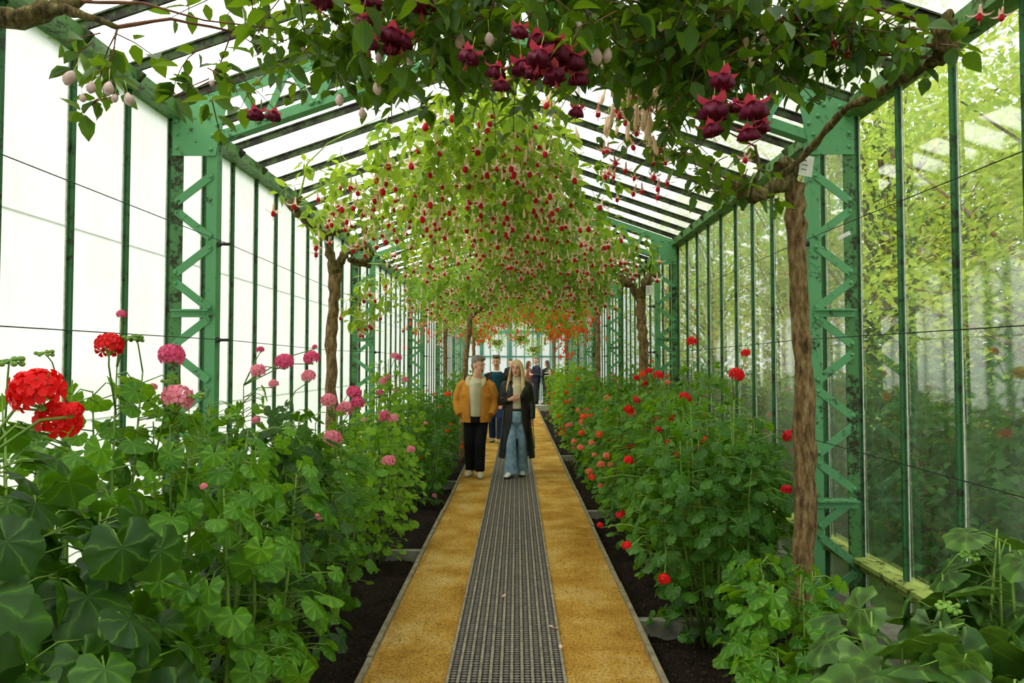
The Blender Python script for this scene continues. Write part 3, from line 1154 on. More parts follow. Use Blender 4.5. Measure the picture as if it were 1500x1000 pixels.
# ---- far gable
YE = Y1
we = mk('wall_back', None)
tag(we, 'glazed far end wall with blue green posts', kind='structure')
posts = [-2.2, -1.47, -0.25, 0.95, 1.6, 2.2]
for x in posts:
    mb = MB()
    mb.box((x - 0.075, YE - 0.08, 0.1), (x + 0.075, YE + 0.08, zroof(x)))
    mb.build('post', M['paint_far'], we)
for z, h in ((1.97, 0.06), (3.02, 0.14)):
    mb = MB()
    mb.box((-2.2, YE - 0.05, z - h / 2), (2.2, YE + 0.05, z + h / 2))
    mb.build('transom', M['paint_far'], we)
xs = [-2.2 + 0.366 * i for i in range(13)]
for i, x in enumerate(xs):
    if min(abs(x - p) for p in posts) > 0.12:
        mb = MB()
        mb.box((x - 0.018, YE - 0.03, 0.1), (x + 0.018, YE + 0.03, zroof(x)))
        mb.build('glazing_bar', M['paint_far'], we)
    if i < 12:
        for (z0, z1a, z1b) in ((0.1, 1.97, 1.97), (1.97, 3.02, 3.02), (3.02, zroof(x), zroof(x + 0.366))):
            mb = MB()
            mb.add([(x, YE, z0), (x + 0.366, YE, z0), (x + 0.366, YE, z1b), (x, YE, z1a)], [(0, 1, 2, 3)])
            mb.build('pane', M['glass_left'], we)

# ================================================================== PEOPLE
CLOTH = {}


def cloth(name, c, c2=None, rough=0.8, spec=0.15, scale=60, bumps=0.3, stretch=None):
    if name not in CLOTH:
        CLOTH[name] = plain(name, c, c2, scale, rough, spec, bumps, world=False, stretch=stretch)
    return CLOTH[name]


SKIN = plain('skin', srgb(216, 160, 130), srgb(226, 172, 142), 12, 0.5, 0.3, 0, world=False)


def solid(mb, name, mat, parent, voxel=0.01, smooth=4, mats=None):
    """One closed continuous surface from overlapping closed volumes."""
    o = mb.build(name, mat, parent, True)
    r = o.modifiers.new('union', 'REMESH')
    r.mode = 'VOXEL'
    r.voxel_size = voxel
    r.use_smooth_shade = True
    s = o.modifiers.new('smooth', 'SMOOTH')
    s.iterations = smooth
    s.factor = 0.5
    return o


def hand(mb, wrist, dirv, palm_n, s=1.0, curl=0.5, thumb_side=1):
    """Palm, four unequal bent fingers and a thumb from the palm's side."""
    d = Vector(dirv).normalized()
    n = Vector(palm_n)
    n = (n - d * n.dot(d)).normalized()
    x = d.cross(n) * thumb_side
    w = Vector(wrist)
    mb.tube([w, w + d * 0.035 * s, w + d * 0.09 * s], [(0.024 * s, 0.020 * s), (0.036 * s, 0.017 * s), (0.038 * s, 0.014 * s)], 10, ref=n)
    for k, (off, L) in enumerate(((0.029, 0.078), (0.010, 0.088), (-0.010, 0.082), (-0.028, 0.064))):
        p = w + d * 0.082 * s + x * off * s
        a = curl * (0.8 + 0.12 * k)
        pts = [p]
        ang = a * 0.35
        for f in (0.45, 0.32, 0.23):
            ang += a * 0.55
            p = p + (d * math.cos(ang) + n * math.sin(ang)) * L * f * s
            pts.append(p)
        mb.tube(pts, [0.0095 * s, 0.009 * s, 0.008 * s, 0.006 * s], 7)
    p = w + d * 0.03 * s + x * 0.030 * s
    q = p + (d * 0.6 + x * 0.75 + n * 0.25).normalized() * 0.04 * s
    r = q + (d * 0.95 + x * 0.15 + n * 0.3).normalized() * 0.03 * s
    mb.tube([p - x * 0.012 * s, q, r], [0.0125 * s, 0.010 * s, 0.0075 * s], 7)


def head(mb, c, yaw, pitch=0.0, s=1.0):
    R = Matrix.Rotation(yaw, 4, 'Z') @ Matrix.Rotation(pitch, 4, 'X')
    c = Vector(c)
    P = lambda x, y, z: c + (R @ Vector((x, y, z))) * s

    def e(p, r, **k):
        mb.ell(P(*p), tuple(v * s for v in r), mat=R, **k)
    e((0, 0.008, 0.025), (0.074, 0.093, 0.095), nu=16, nv=12)
    e((0, -0.030, -0.035), (0.060, 0.062, 0.075), nu=14, nv=10)
    e((0, -0.056, -0.088), (0.032, 0.034, 0.026))                 # chin
    e((0, -0.094, -0.018), (0.013, 0.022, 0.024))                 # nose tip
    e((0, -0.088, 0.012), (0.009, 0.014, 0.034))                  # bridge
    e((0, -0.074, 0.032), (0.050, 0.018, 0.012))                  # brow ridge
    e((0.038, -0.062, -0.02), (0.022, 0.022, 0.022))
    e((-0.038, -0.062, -0.02), (0.022, 0.022, 0.022))
    e((0.076, 0.006, -0.005), (0.011, 0.020, 0.030))
    e((-0.076, 0.006, -0.005), (0.011, 0.020, 0.030))
    return P, R


def face(parent, P, R, s, lip, brow):
    for sx in (-1, 1):
        m = MB()
        m.ell(P(sx * 0.031, -0.0795, 0.010), (0.012 * s, 0.008 * s, 0.0065 * s), 8, 6, 0, R)
        m.ell(P(sx * 0.030, -0.0850, 0.010), (0.0062 * s, 0.004 * s, 0.0062 * s), 8, 6, 1, R)
        m.build('eye', [cloth('eye_white', srgb(225, 220, 212), rough=0.3), cloth('iris_dark', srgb(36, 26, 20), rough=0.2)], parent, True)
        m = MB()
        m.ell(P(sx * 0.032, -0.089, 0.034), (0.020 * s, 0.006 * s, 0.005 * s), 8, 5, 0, R)
        m.build('eyebrow', brow, parent, True)
    m = MB()
    m.ell(P(0, -0.090, -0.055), (0.025 * s, 0.007 * s, 0.0055 * s), 10, 5, 0, R)
    m.ell(P(0, -0.089, -0.064), (0.020 * s, 0.008 * s, 0.006 * s), 10, 5, 0, R)
    m.build('mouth', lip, parent, True)


def cshell(mb, rings, t, n=22):
    """A coat body open down the front (-y): each ring is (z, cx, cy, rx, ry, gap angle)."""
    vs, k = [], 2 * (n + 1)
    for (z, cx, cy, rx, ry, g) in rings:
        outer, inner = [], []
        for i in range(n + 1):
            a = -PI / 2 + g + (2 * PI - 2 * g) * i / n
            outer.append((cx + rx * math.cos(a), cy + ry * math.sin(a), z))
            inner.append((cx + (rx - t) * math.cos(a), cy + (ry - t) * math.sin(a), z))
        vs += outer + inner[::-1]
    fs = []
    for r in range(len(rings) - 1):
        a, b = r * k, (r + 1) * k
        for i in range(k):
            j = (i + 1) % k
            fs.append((a + i, a + j, b + j, b + i))
    for r, flip in ((0, True), (len(rings) - 1, False)):
        a = r * k
        for i in range(n):
            q = (a + i, a + i + 1, a + k - 2 - i, a + k - 1 - i)
            fs.append(q[::-1] if flip else q)
    mb.add(vs, fs)


def shoe(parent, x, y, yaw, mat, sole, s=1.0, lift=0.0, name='shoe'):
    R = Matrix.Translation((x, y, lift)) @ Matrix.Rotation(yaw, 4, 'Z') @ (Matrix.Rotation(-0.0, 4, 'X'))
    m = MB()
    up = [(0.0, 0.055, 0.03, 0.036, 0.032), (0, 0.02, 0.055, 0.042, 0.055), (0, -0.05, 0.05, 0.046, 0.046), (0, -0.12, 0.038, 0.048, 0.034), (0, -0.17, 0.03, 0.038, 0.024), (0, -0.195, 0.026, 0.016, 0.014)]
    m.tube([(a * s, b * s, c * s) for a, b, c, _, _ in up], [(d * s, e * s) for _, _, _, d, e in up], 12, ref=(0, 0, 1))
    m.tube([(0, 0.02 * s, 0.05 * s), (0, 0.02 * s, 0.11 * s)], [0.045 * s, 0.042 * s], 10)
    m.v = [tuple(R @ Vector(p)) for p in m.v]
    o = solid(m, name, mat, parent, 0.008, 3)
    m = MB()
    m.tube([(0, 0.075 * s, 0.012), (0, 0.02 * s, 0.012), (0, -0.1 * s, 0.012), (0, -0.17 * s, 0.012), (0, -0.205 * s, 0.014)], [(0.034 * s, 0.012), (0.042 * s, 0.012), (0.052 * s, 0.012), (0.042 * s, 0.012), (0.014 * s, 0.01)], 8, ref=(0, 0, 1))
    m.v = [tuple(R @ Vector(p)) for p in m.v]
    m.build('sole', sole, o, True)


HAIR_D = cloth('dark_brown_hair', srgb(62, 48, 38), srgb(96, 80, 66), 0.5, 0.4, 90, 0.8, (1, 1, 0.2))
HAIR_G = cloth('greying_hair', srgb(86, 76, 66), srgb(150, 140, 128), 0.5, 0.4, 70, 0.8, (1, 1, 0.3))
HAIR_B = cloth('blonde_hair', srgb(188, 150, 96), srgb(232, 206, 156), 0.45, 0.5, 60, 0.8, (1, 1, 0.12))
LIP = cloth('lip', srgb(176, 82, 76), rough=0.5)


def short_hair(parent, P, R, s, mat):
    m = MB()
    m.ell(P(0, 0.030, 0.062), (0.080 * s, 0.090 * s, 0.085 * s), 16, 10, 0, R)
    m.ell(P(0, -0.030, 0.105), (0.066 * s, 0.070 * s, 0.038 * s), 12, 8, 0, R)
    m.ell(P(0, 0.062, 0.0), (0.068 * s, 0.048 * s, 0.075 * s), 12, 8, 0, R)
    rr = random.Random(5)
    for i in range(16):
        m.ell(P(rr.uniform(-0.06, 0.06), rr.uniform(-0.08, 0.06), 0.125 + rr.uniform(-0.015, 0.014)), (0.018 * s, 0.028 * s, 0.014 * s), 6, 4, 0, R)
    solid(m, 'hair', mat, parent, 0.008, 2)


def person(name, label, loc, rz=0.0):
    p = thing('person', label, 'person', loc)
    p.rotation_euler = (0, 0, rz)
    return p


# ---- man in the tan jacket
pm = at(697, 697, 10.2)
man = person('person', 'man in tan corduroy jacket, black trousers and cream shoes walking with hands in pockets', (pm.x, 10.2, 0.0))
b = MB()
P1, R1 = head(b, (0.035, -0.02, 1.645), 0.95, 0.16, 1.07)
b.tube([(0.0, 0.01, 1.36), (0.01, 0.0, 1.47), (0.03, -0.01, 1.58)], [0.075, 0.062, 0.060], 12)
b.tube([(0, 0, 0.86), (0, 0, 1.0), (0, 0, 1.2), (0, 0.01, 1.36), (0, 0.01, 1.43)], [(0.165, 0.11), (0.16, 0.105), (0.18, 0.115), (0.19, 0.11), (0.11, 0.08)], 16)
LEGS = {-1: [(-0.085, 0, 0.90), (-0.095, -0.02, 0.50), (-0.085, 0.10, 0.09)], 1: [(0.085, 0, 0.90), (0.07, -0.09, 0.50), (0.058, -0.06, 0.09)]}
for s, pts in LEGS.items():
    b.tube(pts, [0.085, 0.058, 0.042], 12)
ARMS = {-1: [(-0.19, 0.01, 1.38), (-0.265, 0.04, 1.10), (-0.205, -0.07, 0.93)], 1: [(0.19, 0.01, 1.38), (0.265, 0.03, 1.10), (0.20, -0.07, 0.93)]}
for s, pts in ARMS.items():
    b.tube(pts, [0.052, 0.043, 0.032], 10)
    hand(b, pts[2], (-s * 0.9, -0.15, -0.35), (0, 0.3, -1), 0.9, 0.5, s)
body = solid(b, 'body', SKIN, man, 0.008, 3)
face(man, P1, R1, 1.07, LIP, HAIR_D)
short_hair(man, P1, R1, 1.07, HAIR_G)
m = MB()
for s, pts in LEGS.items():
    pp = [Vector(q) for q in pts]
    m.tube([pp[0] + Vector((0, 0, 0.06)), pp[0] + Vector((0, 0, -0.1)), pp[1], (pp[1] + pp[2]) / 2, pp[2] + Vector((0, 0, 0.0))], [(0.09, 0.11), (0.098, 0.105), (0.082, 0.082), (0.078, 0.08), (0.072, 0.078)], 14)
m.tube([(0, 0, 0.80), (0, 0, 0.94), (0, 0, 1.0)], [(0.165, 0.12), (0.175, 0.12), (0.17, 0.118)], 16)
solid(m, 'trousers', cloth('black_denim', srgb(16, 16, 18), srgb(30, 30, 33), 0.8, 0.15, 40, 0.4), man, 0.012, 4)
m = MB()
m.tube([(0, -0.005, 0.90), (0, -0.012, 1.05), (0, -0.012, 1.25), (0, 0, 1.38), (0, 0.005, 1.44), (0.005, 0.0, 1.475)], [(0.172, 0.122), (0.172, 0.122), (0.19, 0.128), (0.185, 0.118), (0.10, 0.085), (0.076, 0.076)], 18)
solid(m, 'sweater', cloth('cream_knit', srgb(214, 206, 176), srgb(196, 186, 150), 0.9, 0.1, 80, 0.6), man, 0.012, 3)
TAN = cloth('tan_corduroy', srgb(196, 128, 44), srgb(216, 150, 62), 0.85, 0.12, 34, 0.7, (3, 3, 0.4))
m = MB()
cshell(m, [(0.815, 0, 0, 0.222, 0.165, 0.34), (0.87, 0, 0, 0.226, 0.168, 0.34), (0.90, 0, 0, 0.236, 0.176, 0.36), (1.05, 0, 0, 0.242, 0.172, 0.36), (1.22, 0, 0, 0.240, 0.168, 0.36), (1.33, 0, 0.005, 0.226, 0.150, 0.42), (1.41, 0, 0.012, 0.17, 0.118, 0.6), (1.45, 0, 0.018, 0.115, 0.092, 0.9)], 0.028)
for s in (-1, 1):
    m.tube([(s * 0.15, 0.01, 1.385), (s * 0.215, 0.012, 1.34), (s * 0.262, 0.03, 1.20), (s * 0.278, 0.04, 1.09), (s * 0.262, -0.02, 1.00), (s * 0.232, -0.075, 0.92)],
           [(0.06, 0.075), (0.080, 0.082), (0.078, 0.078), (0.078, 0.074), (0.070, 0.068), (0.055, 0.054)], 14)
    for kk in range(4):      # rumples
        z = 1.0 + kk * 0.05
        m.ell((s * 0.272, 0.0 + 0.01 * kk, z), (0.07, 0.075, 0.012), 10, 6)
jk = solid(m, 'jacket', TAN, man, 0.011, 2)
for s in (-1, 1):
    m = MB()
    m.box((s * 0.125 - 0.052, -0.170, 1.185), (s * 0.125 + 0.052, -0.150, 1.225), mat=Matrix.Rotation(s * 0.30, 4, 'Z'))
    m.build('pocket_flap', TAN, jk)
    m = MB()      # pile collar, one wing each side
    m.tube([(s * 0.09, 0.075, 1.47), (s * 0.115, 0.02, 1.465), (s * 0.118, -0.045, 1.435), (s * 0.105, -0.105, 1.37), (s * 0.092, -0.128, 1.33)], [(0.03, 0.022), (0.036, 0.024), (0.044, 0.022), (0.046, 0.018), (0.014, 0.010)], 10)
    solid(m, 'collar', cloth('cream_pile', srgb(222, 204, 162), srgb(200, 180, 136), 0.95, 0.05, 120, 0.8), jk, 0.01, 2)
m = MB()
cshell(m, [(0.812, 0, 0, 0.226, 0.169, 0.33), (0.865, 0, 0, 0.230, 0.172, 0.33)], 0.02)
m.build('waistband', TAN, jk)
CRM = cloth('cream_leather', srgb(206, 196, 168), srgb(190, 180, 150), 0.6, 0.3, 20, 0.1)
SOLE = cloth('sole_tan', srgb(176, 160, 130), srgb(150, 136, 108), 0.8, 0.2, 30, 0.1)
shoe(man, -0.085, 0.10, -0.25, CRM, SOLE)
shoe(man, 0.062, -0.06, 0.12, CRM, SOLE)

# ---- woman in the long black coat
pw = at(757, 698, 10.1)
wom = person('person', 'blonde woman in long black leather coat, cream turtleneck and blue jeans walking on the mat', (pw.x, 10.1, 0.022))
b = MB()
P2, R2 = head(b, (0.0, -0.02, 1.575), -0.22, -0.02, 1.02)
b.tube([(0.0, 0.01, 1.30), (0, 0.0, 1.40), (0, -0.005, 1.50)], [0.065, 0.05, 0.048], 12)
b.tube([(0, 0, 0.84), (0, 0, 0.98), (0, 0, 1.08), (0, 0, 1.22), (0, 0.01, 1.33), (0, 0.01, 1.37)], [(0.13, 0.085), (0.13, 0.09), (0.13, 0.09), (0.15, 0.105), (0.155, 0.09), (0.09, 0.07)], 16)
LEGS = {-1: [(-0.08, 0, 0.88), (-0.085, -0.09, 0.50), (-0.085, -0.06, 0.09)], 1: [(0.08, 0, 0.88), (0.085, 0.0, 0.49), (0.07, 0.13, 0.10)]}
for s, pts in LEGS.items():
    b.tube(pts, [0.082, 0.055, 0.038], 12)
ARM_L = [(-0.165, 0.01, 1.34), (-0.235, 0.02, 1.08), (-0.095, -0.17, 1.135)]
ARM_R = [(0.165, 0.01, 1.34), (0.215, 0.03, 1.06), (0.225, -0.02, 0.82)]
b.tube(ARM_L, [0.043, 0.036, 0.027], 10)
b.tube(ARM_R, [0.043, 0.036, 0.027], 10)
hand(b, ARM_L[2], (0.85, -0.35, 0.36), (0.2, 0.8, 0.1), 0.98, 0.55, -1)
hand(b, ARM_R[2], (0.02, -0.1, -1), (-1, 0.1, 0), 0.94, 0.6, 1)
solid(b, 'body', SKIN, wom, 0.007, 2)
face(wom, P2, R2, 1.0, LIP, HAIR_D)
m = MB()
m.ell(P2(0, 0.022, 0.045), (0.085, 0.098, 0.098), 16, 10, 0, R2)
m.ell(P2(0, 0.055, -0.05), (0.080, 0.055, 0.12), 12, 8, 0, R2)
rr = random.Random(11)
for s in (-1, 1):
    for k in range(9):
        a = k / 8.0
        y0 = -0.062 + 0.10 * a
        m.tube([P2(s * 0.012, -0.02 + 0.03 * a, 0.132), P2(s * (0.062 + 0.012 * a), y0 * 0.9, 0.06), P2(s * (0.086 + 0.008 * a), y0 * 0.8, -0.04), P2(s * (0.098 + rr.uniform(-0.01, 0.012)), y0 - 0.02, -0.15), P2(s * (0.108 + rr.uniform(-0.02, 0.02)), y0 - 0.06 * (1 - a), -0.25), P2(s * (0.104 + rr.uniform(-0.03, 0.02)), y0 - 0.08 * (1 - a), -0.33 + rr.uniform(-0.04, 0.04))],
               [0.012, 0.016, 0.017, 0.018, 0.017, 0.006], 7)
solid(m, 'hair', HAIR_B, wom, 0.008, 2)
m = MB()
m.tube([(0, 0, 0.94), (0, -0.008, 1.05), (0, -0.018, 1.20), (0, 0.0, 1.32), (0, 0.0, 1.36), (0, -0.002, 1.40), (0, -0.006, 1.475)], [(0.146, 0.106), (0.142, 0.106), (0.158, 0.124), (0.155, 0.108), (0.118, 0.100), (0.080, 0.080), (0.066, 0.068)], 18)
solid(m, 'turtleneck', cloth('cream_rib_knit', srgb(226, 214, 180), srgb(208, 194, 156), 0.9, 0.1, 90, 0.5, (3, 3, 0.3)), wom, 0.011, 3)
DEN = cloth('blue_denim', srgb(112, 146, 172), srgb(150, 178, 196), 0.85, 0.1, 16, 0.4)
m = MB()
for s, pts in LEGS.items():
    pp = [Vector(q) for q in pts]
    m.tube([pp[0] + Vector((0, 0, 0.06)), pp[0] + Vector((0, -0.01, -0.12)), pp[1], pp[1] * 0.4 + pp[2] * 0.6, pp[2] + Vector((0, 0, -0.045))], [(0.085, 0.10), (0.092, 0.095), (0.075, 0.078), (0.084, 0.088), (0.105, 0.112)], 14)
m.tube([(0, 0.0, 0.72), (0, 0.0, 0.80), (0, 0.0, 0.90), (0, 0, 0.97), (0, 0, 1.01)], [(0.08, 0.07), (0.155, 0.108), (0.164, 0.118), (0.156, 0.116), (0.150, 0.112)], 16)
jn = solid(m, 'jeans', DEN, wom, 0.011, 6)
m = MB()
m.tube([(0, 0, 0.965), (0, 0, 1.0)], [(0.160, 0.121), (0.158, 0.120)], 20)
m.build('belt', cloth('black_leather', srgb(20, 18, 17), srgb(34, 30, 28), 0.35, 0.5, 18, 0.35), jn, True)
LEA = CLOTH['black_leather']
m = MB()
cshell(m, [(0.27, 0.0, 0.03, 0.275, 0.22, 0.78), (0.55, 0.0, 0.02, 0.245, 0.20, 0.62), (0.85, 0, 0.01, 0.212, 0.165, 0.34), (1.0, 0, 0, 0.195, 0.148, 0.34), (1.10, 0, 0, 0.19, 0.146, 0.32), (1.23, 0, 0, 0.198, 0.150, 0.32), (1.31, 0, 0.005, 0.188, 0.128, 0.42), (1.36, 0, 0.012, 0.13, 0.10, 0.7), (1.395, 0, 0.016, 0.092, 0.08, 1.0)], 0.024, 26)
for pts, last in ((ARM_L, 0.86), (ARM_R, 0.9)):
    a, c, e = [Vector(q) for q in pts]
    e = c.lerp(e, last)
    m.tube([a * 1.0 + Vector((0, 0, -0.0)), a.lerp(c, 0.35), a.lerp(c, 0.8), c, c.lerp(e, 0.35), e], [(0.066, 0.07), (0.066, 0.07), (0.060, 0.062), (0.062, 0.062), (0.056, 0.058), (0.048, 0.050)], 14)
    m.tube([(math.copysign(0.10, a.x), 0.01, 1.36), a, a.lerp(c, 0.12)], [(0.045, 0.05), (0.066, 0.068), (0.068, 0.07)], 12)
ct = solid(m, 'coat', LEA, wom, 0.011, 2)
for s in (-1, 1):
    m = MB()
    m.tube([(s * 0.070, -0.02, 1.40), (s * 0.085, -0.085, 1.36), (s * 0.098, -0.135, 1.28), (s * 0.082, -0.155, 1.18), (s * 0.066, -0.152, 1.08)], [(0.012, 0.03), (0.012, 0.040), (0.012, 0.052), (0.012, 0.036), (0.010, 0.008)], 8, ref=(1, 0, 0))
    m.build('lapel', LEA, ct, True)
m = MB()
m.tube([(0.215, -0.06, 1.0), (0.235, -0.09, 0.85), (0.25, -0.10, 0.6), (0.262, -0.11, 0.42)], [(0.022, 0.006)] * 4, 6)
m.build('coat_belt', LEA, ct, True)
WHT = cloth('white_leather', srgb(226, 224, 216), srgb(206, 204, 196), 0.5, 0.3, 20, 0.1)
BLK = cloth('black_rubber', srgb(26, 26, 26), rough=0.7)
shoe(wom, -0.10, -0.08, -0.35, WHT, BLK, 0.95)
shoe(wom, 0.07, 0.13, 0.1, WHT, BLK, 0.95)


# ---- plainer walker and the group at the end of the path
def walker(label, loc, rz, h, top, top2, legs, hair, yaw=0.0, pitch=0.0, longhair=False, shoes=None, arms=None, step=0.12, bag=None, collar=None, stripes=None):
    k = h / 1.78
    p = person('person', label, loc, rz)
    b = MB()
    P, R = head(b, (0, -0.01, 1.65 * k), yaw, pitch, 1.05 * k)
    b.tube([(0, 0.01, 1.36 * k), (0, 0, 1.47 * k), (0, 0, 1.57 * k)], [0.075 * k, 0.060 * k, 0.058 * k], 10)
    b.tube([(0, 0, 0.86 * k), (0, 0, 1.0 * k), (0, 0, 1.2 * k), (0, 0.01, 1.36 * k), (0, 0.01, 1.43 * k)], [(0.165, 0.11), (0.16, 0.105), (0.18, 0.115), (0.19, 0.11), (0.11, 0.08)], 14)
    L = {-1: [(-0.085, 0, 0.90 * k), (-0.09, -step * 0.3, 0.5 * k), (-0.085, step * 0.7, 0.09 * k)], 1: [(0.085, 0, 0.90 * k), (0.085, -step * 0.7, 0.5 * k), (0.075, -step * 0.6, 0.09 * k)]}
    A = arms or {-1: [(-0.19, 0.01, 1.37), (-0.25, 0.03, 1.10), (-0.23, -0.06, 0.86)], 1: [(0.19, 0.01, 1.37), (0.25, 0.03, 1.10), (0.23, -0.06, 0.86)]}
    A = {s: [Vector(q) * k for q in a] for s, a in A.items()}
    for s, pts in L.items():
        b.tube(pts, [0.085 * k, 0.058 * k, 0.042 * k], 10)
    for s, pts in A.items():
        b.tube(pts, [0.05 * k, 0.042 * k, 0.03 * k], 8)
        hand(b, pts[2], (pts[2] - pts[1]), (-s, 0.1, 0.1), k, 0.6, s)
    solid(b, 'body', SKIN, p, 0.009, 2)
    face(p, P, R, 1.02 * k, LIP, HAIR_D)
    if longhair:
        m = MB()
        m.ell(P(0, 0.03, 0.045), (0.086 * k, 0.10 * k, 0.098 * k), 14, 9, 0, R)
        m.tube([P(0, 0.05, 0.03), P(0, 0.075, -0.08), P(0, 0.08, -0.2), P(0, 0.085, -0.32)], [(0.085 * k, 0.06 * k), (0.09 * k, 0.055 * k), (0.095 * k, 0.05 * k), (0.06 * k, 0.03 * k)], 12)
        solid(m, 'hair', hair, p, 0.01, 2)
    else:
        short_hair(p, P, R, 1.05 * k, hair)
    m = MB()
    for s, pts in L.items():
        pp = [Vector(q) for q in pts]
        m.tube([pp[0] + Vector((0, 0, 0.06)), pp[0] + Vector((0, 0, -0.1)), pp[1], pp[2]], [(0.09, 0.11), (0.10, 0.105), (0.082, 0.084), (0.07, 0.076)], 12)
    m.tube([(0, 0, 0.8 * k), (0, 0, 0.98 * k)], [(0.172, 0.122), (0.175, 0.122)], 14)
    solid(m, 'trousers', legs, p, 0.013, 3)
    m = MB()
    m.tube([(0, 0, 0.86 * k), (0, -0.01, 1.0 * k), (0, -0.01, 1.25 * k), (0, 0, 1.38 * k), (0, 0.005, 1.44 * k), (0, 0, 1.475 * k)], [(0.175, 0.125), (0.175, 0.125), (0.19, 0.13), (0.185, 0.118), (0.10, 0.085), (0.074, 0.074)], 16)
    solid(m, 'sweater', top2, p, 0.012, 3)
    m = MB()
    cshell(m, [(0.80 * k, 0, 0, 0.205, 0.155, 0.45), (1.0 * k, 0, 0, 0.212, 0.158, 0.42), (1.22 * k, 0, 0, 0.218, 0.158, 0.42), (1.34 * k, 0, 0.005, 0.208, 0.142, 0.5), (1.41 * k, 0, 0.012, 0.155, 0.112, 0.7), (1.46 * k, 0, 0.018, 0.11, 0.09, 1.0)], 0.026)
    for s, (a, c, e) in A.items():
        e2 = c.lerp(e, 0.92)
        m.tube([Vector((s * 0.14, 0.01, 1.385 * k)), a, a.lerp(c, 0.6), c, c.lerp(e2, 0.5), e2], [(0.055, 0.065), (0.072, 0.076), (0.066, 0.068), (0.064, 0.064), (0.056, 0.056), (0.046, 0.046)], 12)
    jk = solid(m, 'jacket', top, p, 0.012, 2)
    if collar is not None:
        m = MB()
        m.tube([(0, 0.0, 1.43 * k), (0, 0.0, 1.475 * k)], [(0.092, 0.086), (0.080, 0.078)], 16)
        m.build('shirt_collar', collar, p, True)
    if stripes is not None:
        for z in (1.16, 1.28):
            m = MB()
            cshell(m, [((z - 0.018) * k, 0, 0, 0.223, 0.164, 0.5), ((z + 0.018) * k, 0, 0, 0.223, 0.164, 0.5)], 0.02)
            m.build('stripe', stripes, jk)
    sm = shoes or BLK
    for s, pts in L.items():
        shoe(p, pts[2][0], pts[2][1], s * 0.12, sm, BLK, 0.98 * k)
    if bag is not None:
        m = MB()
        m.tube([(-0.17, -0.12, 1.42 * k), (0.0, -0.165, 1.2 * k), (0.20, -0.14, 0.95 * k)], [(0.018, 0.005)] * 3, 6)
        m.build('bag_strap', bag, p, True)
    return p


NAVY = cloth('navy_cloth', srgb(26, 30, 44), srgb(38, 44, 62), 0.75, 0.2, 30, 0.3)
BLACKJ = cloth('black_cloth', srgb(22, 22, 24), srgb(38, 38, 40), 0.7, 0.25, 30, 0.3)
TEAL = cloth('teal_knit', srgb(20, 62, 76), srgb(30, 78, 92), 0.9, 0.1, 60, 0.4)
DKDEN = cloth('dark_denim', srgb(30, 46, 78), srgb(46, 66, 104), 0.85, 0.1, 20, 0.4)
GREYC = cloth('grey_cloth', srgb(120, 116, 110), srgb(146, 142, 134), 0.85, 0.1, 20, 0.3)
SHIRT = cloth('white_shirt', srgb(226, 226, 220), rough=0.8)
BROWNC = cloth('brown_cloth', srgb(96, 62, 46), srgb(120, 82, 62), 0.85, 0.1, 20, 0.3)
pq = at(727, 646, 14.6)
walker('man in black jacket over teal jumper and white collar walking behind the couple', (pq.x, 14.6, 0.0), 0.0, 1.84, BLACKJ, TEAL, DKDEN, HAIR_D, -0.1, 0.05, collar=SHIRT, shoes=CLOTH['sole_tan'], step=0.22)
FZ = 0.10
ARMC = {-1: [(-0.19, 0.01, 1.37), (-0.25, 0.02, 1.10), (-0.10, -0.20, 1.16)], 1: [(0.19, 0.01, 1.37), (0.25, 0.02, 1.10), (0.10, -0.20, 1.12)]}
walker('grey-haired man in navy jacket standing at the far end of the path', (at(786, 560, 26.6).x, 26.6, FZ), -1.2, 1.82, NAVY, NAVY, BLACKJ, HAIR_G, 0.3, arms=ARMC, step=0.04)
walker('long-haired person in black coat with pale stripes standing at far right of group', (at(801, 560, 26.3).x, 26.3, FZ), -2.4, 1.70, BLACKJ, BLACKJ, BLACKJ, HAIR_D, 0.0, longhair=True, arms=ARMC, step=0.04, stripes=SHIRT)
walker('brown-haired woman in brown top standing behind the blonde woman in leather', (at(775, 560, 27.2).x, 27.2, FZ), 2.0, 1.68, BROWNC, BROWNC, NAVY, cloth('auburn_hair', srgb(84, 44, 30), srgb(120, 72, 50), 0.5, 0.4, 60, 0.6), 0.0, longhair=True, step=0.04)
walker('dark-haired person half hidden beside the leather-coated woman, near end wall', (at(748, 560, 27.6).x, 27.6, FZ), 0.4, 1.74, BLACKJ, NAVY, NAVY, HAIR_D, 0.0, step=0.04)

# ================================================================== GERANIUMS
N_OBJ = 280


